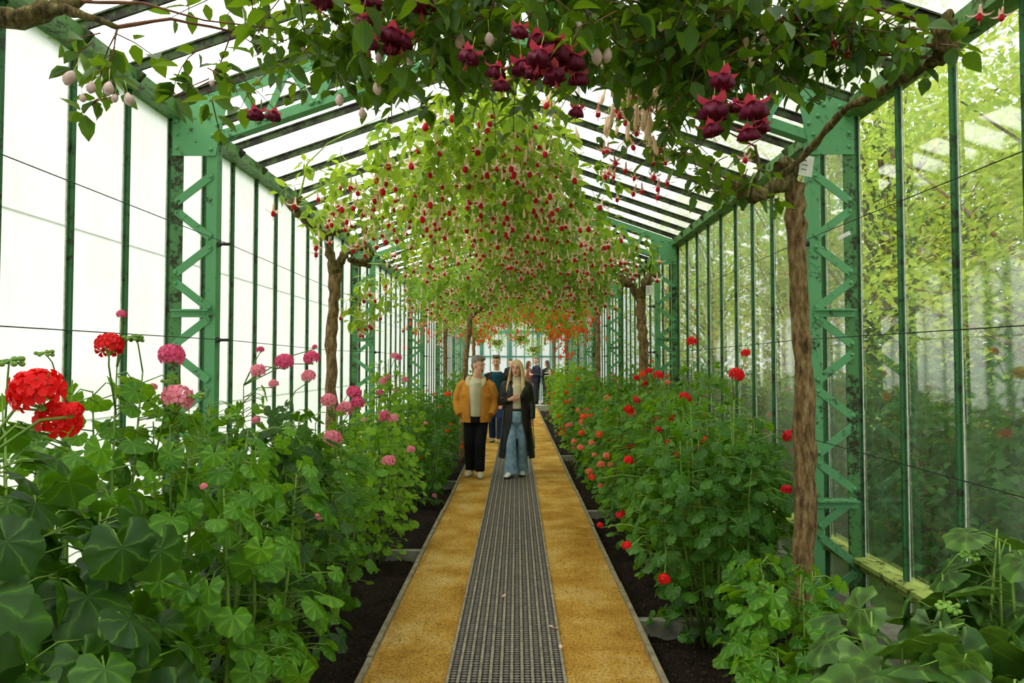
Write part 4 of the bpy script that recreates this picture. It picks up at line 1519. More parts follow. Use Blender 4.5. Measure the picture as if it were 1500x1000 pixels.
def geranium(label, X, Y, H, R, lr, n, mat, heads=(), seed=0, near=True, group=None, stems=9, facing=0.8, z0=-0.1, lowf=0.06, n_random=0, rand_mat=None, rand_r=0.035, split=False, buds=0, nobj=None, sx=1.0):
    rng = random.Random(seed * 7 + 1)
    p = thing('geranium', label, 'plant', (X, Y, z0), group)
    side = -1 if X < 0 else 1
    mb = MB()
    st = []
    for i in range(stems):
        a = 2 * PI * i / stems + rng.uniform(-0.3, 0.3)
        q = rng.uniform(0.25, 1.0)
        top = (H + 0.1) * (1.0 - 0.20 * q * q) * rng.uniform(0.9, 1.0)
        b0 = Vector((math.cos(a) * R * 0.25 * q, math.sin(a) * R * 0.25 * q, 0))
        b1 = Vector((math.cos(a) * R * 0.62 * q, math.sin(a) * R * 0.62 * q, top * 0.5))
        b2 = Vector((math.cos(a) * R * 0.66 * q + rng.uniform(-0.05, 0.05), math.sin(a) * R * 0.66 * q + rng.uniform(-0.05, 0.05), top))
        st.append((b0, b1, b2))
        w = 0.006 if near else 0.005
        mb.tube([b0, b1, (b1 + b2) / 2 + Vector((rng.uniform(-.02, .02), rng.uniform(-.02, .02), 0)), b2], [w * 1.5, w * 1.2, w, w * 0.5], 4)

    def spt(s, t):
        a, b, c = s
        return (a.lerp(b, t * 2) if t < 0.5 else b.lerp(c, t * 2 - 1))
    out = []
    for i in range(n):
        s = st[i % stems]
        t = lowf + (1 - lowf) * rng.random() ** 0.72
        base = spt(s, t)
        ax = Vector((base.x, base.y, 0))
        a = math.atan2(ax.y, ax.x) + rng.gauss(0, 1.0) if ax.length > 0.02 else rng.uniform(0, 6.28)
        d = Vector((math.cos(a), math.sin(a), 0))
        env = (0.62 + 0.38 * math.sin(PI * min(1.0, 0.12 + t * 0.95)))
        L = rng.uniform(0.3, 1.0) * R * 0.62 * env
        pos = base + d * L + Vector((0, 0, rng.uniform(-0.02, 0.05)))
        pos.x *= sx
        wx = pos.x + X
        if abs(wx) > 2.08:
            pos.x = side * 2.08 - X - side * rng.uniform(0, 0.06)
        if side * wx < 0.86 and pos.z < 0.5:
            pos.x = side * 0.88 - X + side * rng.uniform(0, 0.1)
        if side * wx < 0.74:
            pos.x = side * rng.uniform(0.74, 0.85) - X
        up = 1.0 - facing
        nrm = d * (facing + rng.gauss(0, 0.25)) + Vector((rng.gauss(0, 0.25), rng.gauss(0, 0.25), up + 0.45 + rng.gauss(0, 0.2)))
        tip = d * 0.55 + Vector((rng.gauss(0, 0.35), rng.gauss(0, 0.35), -0.55 + rng.gauss(0, 0.3)))
        r = lr * 1.22 * rng.uniform(0.55, 1.12) * (1.0 if t < 0.9 else 0.75)
        out.append((pos, frame_mat(pos, tip, nrm, r)))
        if near or i % 3 == 0:
            mb.tube([base, base.lerp(pos, 0.6) + Vector((0, 0, 0.02)), pos - nrm.normalized() * 0.004], [0.0032, 0.0026, 0.0022], 3)
    org = Vector((X, Y, z0))
    nearest = sorted(out, key=lambda q: (q[0] + org - CAM).length)
    k = N_OBJ if nobj is None else nobj
    bases = GER_HI if (near and Y < 3.6) else GER_LO
    lm = leaf_meshes(bases, mat, 'hi' if bases is GER_HI else 'lo')
    for q, m in nearest[:k]:
        mk('leaf', lm[rng.randrange(3)], p, m)
    rest = [m for q, m in nearest[k:]]
    if rest:
        o = mk('foliage', GER_LO[0].many('foliage', [M[mat]], rest, rng), p)
        o['kind'] = 'stuff'
    hs = [(Vector(h[0]) - org, h[1], h[2]) for h in heads]
    for i in range(n_random):
        q, m = rng.choice(nearest[:max(10, len(nearest) // 2)])
        t = Vector((q.x, q.y, 0)).normalized() if Vector((q.x, q.y, 0)).length > 0 else Vector((1, 0, 0))
        hs.append((q + t * 0.05 + Vector((0, 0, 0.05)), rand_mat if not isinstance(rand_mat, (list, tuple)) else rng.choice(rand_mat), rand_r * rng.uniform(0.7, 1.1)))
    for pos, hm, r in hs:
        s = min(st, key=lambda s_: (s_[2] - pos).length + 0.0)
        cand = [spt(s, t_) for t_ in (0.6, 0.75, 0.9, 1.0)]
        c = min(cand, key=lambda q: abs((q - pos).length - 0.22))
        mid = c.lerp(pos, 0.6) + Vector((rng.uniform(-.02, .02), 0, 0.03))
        mb.tube([c, mid, pos - Vector((0, 0, r * 0.8))], [0.004, 0.0035, 0.003], 4)
        flower_head(p, pos, hm, r, rng, split, 24 if split else (18 if r > 0.03 else 12))
    for i in range(buds):
        s = st[rng.randrange(stems)]
        q = s[2] + Vector((rng.uniform(-0.12, 0.12), rng.uniform(-0.12, 0.12), rng.uniform(0.06, 0.2)))
        mb.tube([s[2], s[2].lerp(q, 0.6) + Vector((0, 0, 0.03)), q], [0.0035, 0.003, 0.0025], 3)
        m2 = MB()
        for k2 in range(9):
            a = k2 * 2.4
            m2.tube([(0, 0, 0), (math.cos(a) * 0.022, math.sin(a) * 0.022, 0.004 - 0.006 * (k2 % 3))], [0.004, 0.0035], 4)
            m2.ell((math.cos(a) * 0.026, math.sin(a) * 0.026, 0.004 - 0.006 * (k2 % 3)), (0.008, 0.008, 0.007), 5, 4)
        m2.build('flower_bud', M['stem_green'], p, True, Matrix.Translation(q))
    mb.build('stem', M['stem_green'], p, True)
    return p


def H(px, py, Y, mat, wpx):
    """A flower head seen at the photograph's pixel, wpx wide there, at depth Y."""
    return (at(px, py, Y), mat, wpx * Y / 2000.0 * 0.84)


# left bed, near to far
geranium('big shade-darkened geranium with full scarlet heads, nearest camera in left bed', -1.20, 1.55, 1.58, 0.52, 0.080, 400, 'ger_shaded',
         [H(55, 572, 1.5, 'red', 84), H(84, 616, 1.55, 'red', 70), H(108, 600, 1.5, 'red', 30)], 1, split=True, stems=10, buds=3)
geranium('tall geranium with an open scarlet head beside the first lattice column on left', -1.50, 2.45, 1.74, 0.50, 0.056, 330, 'ger_mid',
         [H(160, 506, 2.4, 'red', 44), H(178, 460, 2.4, 'magenta', 16)], 2, split=True, stems=10, buds=5)
geranium('leafy left-bed geranium with two round pink heads before the lattice column', -1.22, 2.75, 1.62, 0.52, 0.056, 360, 'ger_mid',
         [H(252, 520, 2.7, 'magenta', 42), H(261, 582, 2.6, 'pink', 48), H(222, 568, 2.8, 'pink', 18), H(298, 712, 2.3, 'pink', 12)], 3, split=True, stems=11, buds=2)
geranium('shade-darkened green geranium spilling over soil at lower left, almost flowerless', -1.24, 3.6, 1.50, 0.50, 0.052, 380, 'ger_shaded',
         [H(470, 755, 3.4, 'pink', 20), H(375, 615, 3.5, 'pink', 14)], 4, split=True, stems=12)
geranium('geranium with a row of small pink heads against white left wall', -1.70, 4.0, 1.66, 0.46, 0.046, 300, 'ger_mid',
         [H(378, 543, 4.0, 'pink', 26), H(416, 530, 4.1, 'magenta', 31), H(456, 524, 4.2, 'magenta', 27), H(452, 551, 4.1, 'pink', 24), H(381, 512, 4.2, 'magenta', 13), H(461, 508, 4.3, 'magenta', 9), H(401, 562, 3.9, 'pink', 16)], 5, split=True)
geranium('mid green geranium with three pink heads leaning toward the path', -1.28, 4.7, 1.42, 0.46, 0.046, 330, 'ger_mid',
         [H(487, 642, 4.4, 'pink', 31), H(481, 586, 4.6, 'pink', 25), H(518, 575, 4.9, 'magenta', 26), H(524, 590, 4.8, 'magenta', 22), H(505, 596, 4.7, 'pink', 22)], 6, split=True)
geranium('pale lime-leaved feathery geranium in middle of left bed', -1.22, 6.0, 1.36, 0.46, 0.040, 380, 'ger_light',
         [H(563, 610, 5.8, 'magenta', 22), H(576, 613, 5.8, 'pink', 18), H(569, 675, 5.6, 'pink', 22), H(602, 658, 5.8, 'pink', 14)], 7)
geranium('tall spire of lime-leaved geranium topped with pink heads', -1.30, 7.3, 1.86, 0.40, 0.034, 360, 'ger_light',
         [H(578, 521, 7.2, 'pink', 13), H(561, 558, 7.1, 'pink', 14), H(593, 556, 7.2, 'pink', 12), H(568, 552, 7.1, 'pink', 12), H(557, 575, 7.0, 'magenta', 12), H(584, 524, 7.2, 'magenta', 12)], 8)
geranium('shadowy geranium by the white left wall beneath the forked trunk', -1.75, 5.6, 1.40, 0.40, 0.042, 230, 'ger_shaded',
         [H(505, 600, 5.3, 'magenta', 28)], 9)
far_l = [(-1.22, 8.5, 1.18, 'ger_dark', 'pink', 'dark green mound geranium beside the lime spire'), (-1.16, 9.6, 1.28, 'ger_dark', 'orange', 'dark green geranium by tan-jacketed man with one orange head'),
         (-1.7, 8.8, 1.2, 'ger_mid', 'pink', 'geranium at foot of second left lattice column'), (-1.2, 11.0, 1.30, 'ger_dark', 'orange', 'dark bushy geranium just behind the tan-jacketed man'),
         (-1.65, 10.6, 1.35, 'ger_mid', 'pink', 'geranium between dark mound and third left column'), (-1.25, 12.8, 1.25, 'ger_mid', 'orange', 'leafy geranium by the leaning pale trunk'),
         (-1.25, 15.0, 1.65, 'ger_mid', 'crimson', 'tall geranium with red heads behind the black-jacketed man'), (-1.3, 17.5, 1.5, 'ger_mid', 'orange', 'far left geranium, second from the end wall'),
         (-1.3, 20.5, 1.4, 'ger_light', 'orange', 'far left geranium nearest the end wall')]
for i, (x, y, h, lm, fm, lab) in enumerate(far_l):
    geranium(lab, x, y, h, 0.52, 0.040 if y < 12 else 0.046, 420 if y < 12 else 300, lm, [H(656, 577, 9.3, 'orange', 11)] if y == 9.6 else (), 30 + i, near=False, n_random=5, rand_mat=fm, rand_r=0.034, nobj=260 if y < 12 else 0)

# right bed, near to far
geranium('dense geranium bank with scarlet heads beside brown trunk, nearest in right bed', 1.28, 4.35, 1.50, 0.56, 0.046, 560, 'ger_dark',
         [H(1079, 549, 4.2, 'red', 25), H(1092, 517, 4.3, 'red', 15), H(973, 848, 3.9, 'red', 20), H(918, 799, 4.0, 'red', 16), H(1156, 639, 4.0, 'crimson', 22), H(1152, 717, 3.9, 'crimson', 18), H(879, 769, 4.3, 'crimson', 11)], 50, split=True, stems=16)
geranium('second dense red geranium along right bed, heads scattered over its face', 1.25, 5.25, 1.52, 0.55, 0.042, 520, 'ger_mid',
         [H(921, 674, 5.0, 'red', 17), H(907, 755, 4.9, 'crimson', 13), H(950, 720, 4.9, 'crimson', 12), H(993, 665, 4.9, 'red', 14), H(1030, 645, 4.9, 'red', 18), H(1016, 656, 4.8, 'red', 14), H(867, 699, 5.1, 'red', 12), H(964, 629, 5.0, 'crimson', 12), H(979, 648, 5.0, 'red', 12)], 51, stems=14)
geranium('tall red geranium rising by the second right lattice column', 1.55, 5.9, 1.80, 0.44, 0.042, 380, 'ger_mid',
         [H(1013, 500, 5.9, 'red', 18), H(1003, 584, 5.7, 'red', 24), H(984, 613, 5.6, 'red', 17), H(965, 550, 6.0, 'red', 18), H(962, 615, 5.6, 'crimson', 14)], 52)
geranium('right-bed geranium mixing scarlet and salmon heads', 1.22, 6.4, 1.55, 0.52, 0.040, 480, 'ger_mid',
         [H(921, 600, 6.0, 'red', 17), H(933, 587, 6.0, 'crimson', 12), H(888, 667, 6.0, 'salmon', 12), H(877, 638, 6.2, 'orange', 10)], 53, n_random=6, rand_mat=['red', 'salmon'], rand_r=0.034)
rfar = [(1.22, 7.4, 1.50, 'ger_mid', ['orange', 'salmon'], 'geranium with many orange heads along right bed, beside thick rough trunk'),
        (1.65, 7.1, 1.70, 'ger_mid', ['orange', 'red'], 'orange-flowered geranium against clear right wall'),
        (1.20, 8.5, 1.55, 'ger_mid', ['salmon', 'orange'], 'salmon-flowered geranium just past the thick rough trunk'),
        (1.20, 9.8, 1.52, 'ger_dark', ['salmon', 'pink'], 'dark geranium with salmon and pink heads opposite the couple'),
        (1.70, 9.6, 1.80, 'ger_mid', ['orange'], 'tall orange geranium at the second right lattice column'),
        (1.22, 11.3, 1.65, 'ger_mid', ['orange'], 'orange-flowered geranium behind the leather-coated woman, right bed'),
        (1.22, 13.2, 1.75, 'ger_light', ['orange'], 'pale green tall geranium in far part of right bed'),
        (1.25, 15.3, 1.85, 'ger_light', ['orange'], 'lime tall geranium below the orange hanging fuchsia'),
        (1.25, 17.8, 1.8, 'ger_light', ['orange', 'crimson'], 'far lime geranium at right by the third lattice column'),
        (1.3, 20.6, 1.7, 'ger_mid', ['orange'], 'farthest right geranium before the standing group')]
for i, (x, y, h, lm, fm, lab) in enumerate(rfar):
    geranium(lab, x, y, h, 0.54, 0.038 if y < 12 else 0.046, 500 if y < 12 else 380, lm, (), 70 + i, near=False, n_random=24 if y < 12 else 10, rand_mat=fm, rand_r=0.034, nobj=280 if y < 9 else (120 if y < 12 else 0), stems=12)

geranium('narrow upright geranium spire with one scarlet head on top, beside clear right wall', 1.46, 4.3, 1.50, 0.26, 0.042, 240, 'ger_mid', (), 95, stems=6)
# right foreground: young plants and the large zoned leaves
geranium('young geranium of rounded leaves at foot of the nearest brown trunk', 1.30, 3.25, 0.80, 0.42, 0.052, 190, 'ger_mid', (), 90, stems=7, facing=0.55)
geranium('low leafy geranium in front of the nearest right lattice column', 1.18, 2.75, 0.56, 0.42, 0.056, 130, 'ger_mid', (), 91, stems=6, facing=0.45)
geranium('large-leaved zoned geranium in lower right corner, left of the pair', 1.16, 2.0, 1.00, 0.42, 0.104, 100, 'ger_zone', (), 92, stems=5, facing=0.25, lowf=0.3, buds=1)
geranium('biggest-leaved zoned geranium at bottom right edge of the bed', 1.30, 1.70, 1.04, 0.40, 0.118, 75, 'ger_zone', (), 93, stems=5, facing=0.2, lowf=0.35)
geranium('tall zoned geranium against clear right wall, near lower right', 1.72, 2.35, 1.16, 0.42, 0.092, 90, 'ger_zone', (), 94, stems=6, facing=0.25, lowf=0.25, buds=2)

# ================================================================== FUCHSIAS TRAINED UNDER THE ROOF
def gnarl(mb, pts, rad, rng, mi=0, n=10, sub=3, lump=0.25):
    """A knobbly limb through pts."""
    P, R = [], []
    k = len(pts)
    for i in range(k - 1):
        a, b = Vector(pts[i]), Vector(pts[i + 1])
        for j in range(sub):
            t = j / sub
            ra, rb_ = rad[i], rad[i + 1]
            P.append(a.lerp(b, t) + Vector([rng.gauss(0, 0.12) * ra for _ in range(3)]))
            R.append((ra + (rb_ - ra) * t) * (1 + rng.uniform(-lump, lump)))
    P.append(Vector(pts[-1]))
    R.append(rad[-1])
    mb.tube(P, R, n, mi, wob=0.14, rng=rng)


def fuchsia(label, limbs, shoots, seed, leafmat, leaf_len, leaves_per_m, flower=('long', 'cream', 'corolla_red'), fl_size=0.13, fl_rate=2.0, bud=('long', 'cream'), bud_rate=0.8,
            nobj=280, max_fl=290, canes=(), extra_fl=(), joined_fl=False, barkm='bark_moss', extra_bud=(), stem='twig'):
    rng = random.Random(seed)
    org = Vector(limbs[0][0][0])
    p = thing('fuchsia', label, 'plant', org)
    for k, (pts, rad) in enumerate(limbs):
        mb = MB()
        gnarl(mb, [Vector(q) - org for q in pts], rad, rng, 0, 10 if k == 0 else 9, 6 if k == 0 else 4, 0.12 if k == 0 else 0.24)
        mb.build('trunk' if k == 0 else 'branch', M['bark'] if k == 0 else M[barkm], p, True)
    sb = MB()
    for pts, r0 in canes:
        q = [Vector(v) - org for v in pts]
        gnarl(sb, q, [r0 * (1 - 0.7 * i / max(1, len(q) - 1)) for i in range(len(q))], rng, 0, 5, 3, 0.1)
    leaves, flowers, buds = [], [], []
    for (x, y, z, L, dx, dy) in shoots:
        pos = Vector((x, y, z))
        d = Vector((dx, dy, -0.25)).normalized()
        seg = 0.075
        n = max(2, int(L / seg))
        pts = [pos.copy()]
        for i in range(n):
            d = (d + Vector((rng.gauss(0, 0.14), rng.gauss(0, 0.14), -0.22 + rng.gauss(0, 0.08)))).normalized()
            pos = pos + d * seg
            pts.append(pos.copy())
            a0 = rng.uniform(0, 6.28)
            cnt = leaves_per_m * seg
            cnt = int(cnt) + (1 if rng.random() < cnt - int(cnt) else 0)
            for j in range(cnt):
                a = a0 + j * PI + rng.uniform(-0.4, 0.4)
                s = d.orthogonal().normalized()
                s.rotate(Matrix.Rotation(a, 3, d))
                tip = s * 0.9 + d * 0.35 + Vector((0, 0, -0.35 + rng.gauss(0, 0.25)))
                nrm = Vector((rng.gauss(0, 0.35), rng.gauss(0, 0.35), 1.0)) - s * 0.1 + (d * -0.5)
                leaves.append((pos + s * 0.012, frame_mat(pos + s * 0.012, tip, nrm, leaf_len * rng.uniform(0.55, 1.15))))
            t = (i + 1) / n
            if t > 0.3:
                fr = fl_rate * seg * 6 * t
                while rng.random() < fr:
                    fr -= 1
                    o_ = Vector((rng.gauss(0, 0.035), rng.gauss(0, 0.035), rng.uniform(-0.03, 0.01)))
                    flowers.append((pos + o_, rng.uniform(0, 6.28), fl_size * rng.uniform(0.8, 1.15)))
                fr = bud_rate * seg * 6 * t
                if rng.random() < fr:
                    buds.append((pos + Vector((rng.gauss(0, 0.03), rng.gauss(0, 0.03), 0)), rng.uniform(0, 6.28), fl_size * rng.uniform(0.6, 0.95)))
        sb.tube([q - org for q in pts], [0.0035 - 0.0018 * i / len(pts) for i in range(len(pts))], 3, 0)
    sb.build('twigs', M[stem], p, True)['kind'] = 'stuff'
    leaves.sort(key=lambda q: (q[0] - CAM).length)
    T0 = Matrix.Translation(-org)
    lm = leaf_meshes(FU, leafmat, 'fu')
    for q, m in leaves[:nobj]:
        mk('leaf', lm[rng.randrange(3)], p, T0 @ m)
    rest = [T0 @ m for q, m in leaves[nobj:]]
    if rest:
        o = mk('foliage', FU_LO.many('foliage', [M[leafmat]], rest, rng), p)
        o['kind'] = 'stuff'
    fm, cm = fl_meshes(*flower)
    rng.shuffle(flowers)
    surplus = flowers[max_fl:]
    flowers = flowers[:max_fl]
    ff = [(Vector(e[0]), rng.uniform(0, 6.28), e[1]) for e in extra_fl] + flowers
    for q, a, s in ff:
        o = mk('flower', fm, p, Matrix.LocRotScale(q - org, Euler((rng.gauss(0, 0.14), rng.gauss(0, 0.14), a)), Vector((s, s, s))))
        mk('corolla', cm, o)
    if surplus:
        fb = flower_base(flower[0])
        o = mk('blossoms', fb.many('blossoms', [M['stem_yellow'], M[flower[1]], M[flower[2]]], [Matrix.LocRotScale(q - org, Euler((rng.gauss(0, 0.14), rng.gauss(0, 0.14), a)), Vector((s, s, s))) for q, a, s in surplus], rng), p)
        o['kind'] = 'stuff'
    bm_ = bud_mesh(*bud)
    bb = [(Vector(e[0]), rng.uniform(0, 6.28), e[1]) for e in extra_bud] + buds[:290]
    for q, a, s in bb:
        mk('bud', bm_, p, Matrix.LocRotScale(q - org, Euler((rng.gauss(0, 0.14), rng.gauss(0, 0.14), a)), Vector((s, s, s))))
    return p


def mass(rng, n, x0, x1, y0, y1, top=0.12, deep=0.5, L=(0.2, 0.5), edge=0.6, keep=None):
    """Shoot starts filling the space under the roof between x0..x1, y0..y1, from 'top' below the glass down to 'deep'."""
    r = []
    while len(r) < n:
        x, y = rng.uniform(x0, x1), rng.uniform(y0, y1)
        if keep and not keep(x, y, rng):
            continue
        z = zroof(x) - rng.uniform(top, deep)
        a = rng.uniform(0, 6.28)
        r.append((x, y, z, rng.uniform(*L), math.cos(a), math.sin(a)))
    return r


rs = random.Random(77)
DK = ('full', 'sepal_rose', 'corolla_dark')
MB_ = ('full', 'bud_mauve')


def P3(px, py, Y):
    return at(px, py, Y)


def FLW(px, py, Y, hpx):
    """Flower whose bell is at the pixel; hpx is its width there."""
    s = hpx * Y / 1000.0 / 0.72
    q = at(px, py, Y)
    return (q + Vector((0, 0, 0.58 * s)), s)


# 1: dark purple fuchsia coming in from the left, right over the camera
sh = []
for (xa, xb, ya, yb, n, z0, z1) in ((-1.3, -0.75, 2.6, 3.2, 30, 2.95, 3.35), (-0.85, 1.0, 2.4, 3.3, 330, 3.05, 3.55), (-0.5, 0.9, 2.4, 2.8, 50, 2.88, 3.1), (0.75, 1.25, 2.6, 3.3, 60, 2.9, 3.4)):
    for i in range(n):
        a = rs.uniform(0, 6.28)
        sh.append((rs.uniform(xa, xb), rs.uniform(ya, yb), rs.uniform(z0, z1), rs.uniform(0.15, 0.42), math.cos(a), math.sin(a)))
b0 = P3(-40, 25, 2.55)
lim = [([(-1.98, 2.35, -0.1), (-2.0, 2.38, 1.2), (-1.98, 2.42, 2.4), tuple(b0 + Vector((-0.03, 0, -0.05)))], [0.055, 0.05, 0.045, 0.04]),
       ([tuple(b0), P3(30, 26, 2.55), P3(75, 12, 2.6), P3(110, 2, 2.65), P3(150, -12, 2.7)], [0.042, 0.036, 0.034, 0.022, 0.014]),
       ([P3(60, 8, 2.6), P3(95, 14, 2.58), P3(140, 28, 2.6), P3(172, 40, 2.62)], [0.02, 0.016, 0.014, 0.011])]
canes = [([P3(172, 40, 2.62), P3(250, 28, 2.7), P3(340, 46, 2.8), P3(420, 60, 2.9)], 0.009), ([P3(110, 2, 2.65), P3(210, 5, 2.7), P3(300, 30, 2.75), P3(470, 50, 2.85)], 0.008),
         ([P3(150, -10, 2.7), P3(380, -20, 2.8), P3(620, 10, 2.9), P3(800, 40, 3.0)], 0.010), ([P3(172, 40, 2.62), P3(165, 80, 2.62), P3(150, 118, 2.62)], 0.004),
         ([P3(640, -30, 2.9), P3(760, 30, 3.0), P3(800, 90, 3.0)], 0.007), ([P3(800, -30, 2.9), P3(1000, 20, 3.0), P3(1060, 120, 2.8)], 0.007), ([P3(340, 46, 2.8), P3(320, 100, 2.8), P3(305, 140, 2.8)], 0.004)]
dark = [(372, 172, 26), (402, 174, 24), (543, 66, 30), (575, 55, 38), (594, 66, 32), (572, 74, 28), (537, 38, 28), (524, 5, 40), (620, 8, 42), (543, 10, 30), (696, 88, 34), (764, 50, 28), (787, 62, 34),
        (731, 108, 32), (762, 102, 38), (779, 112, 28), (797, 92, 40), (825, 78, 46), (836, 94, 40), (804, 120, 36), (733, 128, 28), (847, 118, 32), (849, 168, 24), (1061, 126, 38), (1048, 168, 46), (1103, 165, 44), (1036, 196, 32), (1095, 200, 34), (1118, 190, 28), (1080, 160, 26), (475, 8, 34)]
ef = [FLW(x, y - 4, 2.26 + 0.12 * rs.random(), w * 1.12) for x, y, w in dark]
eb = []
for x, y, w in ((117, 120, 18), (138, 130, 14), (160, 132, 16), (182, 147, 15), (119, 146, 10), (170, 146, 10), (516, 32, 16), (543, 132, 14), (496, 147, 14), (640, 12, 14), (552, 85, 12), (600, 90, 12), (530, 165, 12), (875, 82, 18), (895, 80, 16), (715, 60, 16), (678, 62, 16)):
    s = w * 2.5 / 1000.0 / 0.36
    eb.append((at(x, y, 2.5) + Vector((0, 0, 0.72 * s)), s))
for (x, y, n) in ((170, 60, 3), (148, 100, 3), (170, 130, 2), (300, 110, 3), (320, 140, 2), (140, 60, 2)):
    for i in range(n):
        q = at(x + rs.uniform(-12, 12), y + rs.uniform(-12, 12), 2.65)
        a = rs.uniform(0, 6.28)
        sh.append((q.x, q.y, q.z, 0.1, math.cos(a), math.sin(a)))
fuchsia('dark purple double fuchsia with mauve buds, its branch entering from upper left', lim, sh, 101, 'fu_dark', 0.092, 30, DK, 0.09, 0.0, MB_, 0.05, nobj=290, canes=canes, extra_fl=ef, extra_bud=eb, barkm='bark_moss')

# 2: the nearest right trunk with its long arm up to the eave
T2 = (1.553, 3.70)
t2 = [(T2[0] - 0.005, 3.70, -0.1), (T2[0] + 0.01, 3.70, 0.5), (T2[0] + 0.035, 3.70, 1.1), (T2[0] + 0.02, 3.70, 1.7), (T2[0] - 0.005, 3.70, 2.3), tuple(P3(1166, 268, 3.70))]
lim = [(t2, [0.056, 0.052, 0.05, 0.05, 0.046, 0.05]),
       ([P3(1164, 266, 3.7), P3(1145, 268, 3.66), P3(1118, 284, 3.62), P3(1098, 288, 3.6), P3(1078, 276, 3.6), P3(1084, 264, 3.62)], [0.045, 0.042, 0.036, 0.040, 0.036, 0.020]),
       ([P3(1166, 256, 3.7), P3(1150, 240, 3.7), P3(1140, 246, 3.68)], [0.04, 0.045, 0.03]),
       ([P3(1138, 262, 3.66), P3(1175, 232, 3.6), P3(1215, 185, 3.45), P3(1240, 158, 3.32), P3(1290, 135, 3.1), P3(1345, 102, 2.85), P3(1380, 80, 2.74)], [0.016, 0.017, 0.018, 0.018, 0.020, 0.020, 0.024]),
       ([P3(1368, 92, 2.76), P3(1384, 70, 2.72), P3(1380, 40, 2.70), P3(1392, 20, 2.68)], [0.035, 0.045, 0.035, 0.02]),
       ([P3(1100, 282, 3.6), P3(1112, 250, 3.6), P3(1106, 212, 3.58)], [0.014, 0.011, 0.008])]
canes = [([P3(1380, 70, 2.72), P3(1320, 60, 2.72), P3(1230, 50, 2.75), P3(1110, 20, 2.8)], 0.008), ([P3(1375, 85, 2.74), P3(1300, 80, 2.8), P3(1190, 76, 2.85), P3(1110, 68, 2.9)], 0.007),
         ([P3(1380, 40, 2.7), P3(1290, 15, 2.75), P3(1180, -5, 2.8)], 0.008), ([P3(1080, 270, 3.6), P3(1020, 240, 3.8), P3(970, 180, 4.0), P3(930, 130, 4.2)], 0.009),
         ([P3(1080, 266, 3.6), P3(1030, 262, 3.7), P3(985, 260, 3.9)], 0.006), ([P3(1106, 214, 3.58), P3(1060, 190, 3.6), P3(1010, 170, 3.7)], 0.006)]
sh = []
for (x0, x1, y0_, y1_, n, Ya, Yb, L) in ((1110, 1385, 10, 75, 50, 2.6, 2.9, (0.08, 0.2)), (1100, 1290, -30, 20, 26, 2.6, 2.9, (0.1, 0.25)), (960, 1110, 20, 120, 44, 2.7, 3.3, (0.15, 0.3)), (1000, 1120, 200, 290, 22, 3.4, 3.8, (0.1, 0.2)), (1070, 1380, 60, 90, 12, 2.7, 2.9, (0.05, 0.12)),
                                         (900, 1010, 40, 210, 46, 3.6, 4.4, (0.2, 0.35))):
    for i in range(n):
        q = at(rs.uniform(x0, x1), rs.uniform(y0_, y1_), rs.uniform(Ya, Yb))
        a = rs.uniform(0, 6.28)
        sh.append((q.x, q.y, q.z, rs.uniform(*L), math.cos(a), math.sin(a)))
ef = [FLW(x, y, Y, w * 1.6) for x, y, w, Y in ((1437, 20, 20, 2.7), (1471, 22, 18, 2.7), (1160, 18, 22, 2.8), (1045, 254, 14, 3.6), (898, 85, 18, 3.5), (905, 118, 18, 3.5), (927, 120, 18, 3.6), (940, 134, 18, 3.6), (962, 24, 20, 3.3), (985, 55, 18, 3.3), (988, 70, 18, 3.3), (980, 125, 20, 3.4), (897, 100, 16, 3.6),
                                         (878, 160, 18, 3.6), (905, 160, 16, 3.7), (925, 136, 18, 3.5), (936, 162, 18, 3.7), (950, 158, 16, 3.6), (920, 212, 16, 3.9), (898, 240, 14, 4.0), (918, 246, 14, 4.0), (902, 255, 13, 4.0), (960, 258, 15, 3.8), (980, 265, 14, 3.8), (967, 285, 14, 3.8), (1090, 235, 16, 3.6))]
eb = []
for i in range(46):
    q = at(rs.uniform(885, 965), rs.uniform(80, 190), rs.uniform(3.3, 3.9))
    eb.append((q, rs.uniform(0.13, 0.18)))
for i in range(26):
    ef.append(FLW(rs.uniform(885, 985), rs.uniform(90, 280), rs.uniform(3.4, 4.2), rs.uniform(18, 26)))
for (x, y) in ((1112, 20), (1118, 45), (1108, 60), (1093, 30)):
    eb.append((at(x, y - 16, 2.7), 0.17))
fuchsia('red and cream fuchsia on nearest right trunk, one arm running up to the eave', lim, sh, 102, 'fu_dark', 0.086, 30, ('long', 'blush', 'corolla_red'), 0.125, 0.03, ('long', 'cream'), 0.02, nobj=290, canes=canes, extra_fl=ef, extra_bud=eb)

# 3: left forked trunk with the pale red-and-cream mass in the middle of the vault
t3 = P3(487, 640, 6.4)
lim = [([(t3.x, 6.4, -0.1), (t3.x + 0.0, 6.4, 0.8), tuple(P3(485, 520, 6.4)), tuple(P3(490, 440, 6.4)), tuple(P3(491, 400, 6.4))], [0.062, 0.056, 0.052, 0.052, 0.055]),
       ([P3(491, 402, 6.4), P3(484, 372, 6.4), P3(478, 345, 6.38), P3(468, 342, 6.3), P3(492, 340, 6.4), P3(505, 332, 6.4), P3(498, 318, 6.4)], [0.05, 0.04, 0.036, 0.034, 0.040, 0.034, 0.026]),
       ([P3(492, 400, 6.4), P3(502, 376, 6.42), P3(512, 366, 6.5), P3(536, 360, 6.6), P3(545, 372, 6.7), P3(530, 386, 6.7), P3(512, 380, 6.6), P3(542, 390, 6.8)], [0.045, 0.04, 0.038, 0.042, 0.036, 0.040, 0.032, 0.022]),
       ([P3(476, 344, 6.36), P3(455, 330, 6.1), P3(436, 312, 5.8), P3(428, 300, 5.6), P3(440, 292, 5.6)], [0.036, 0.034, 0.034, 0.045, 0.03])]
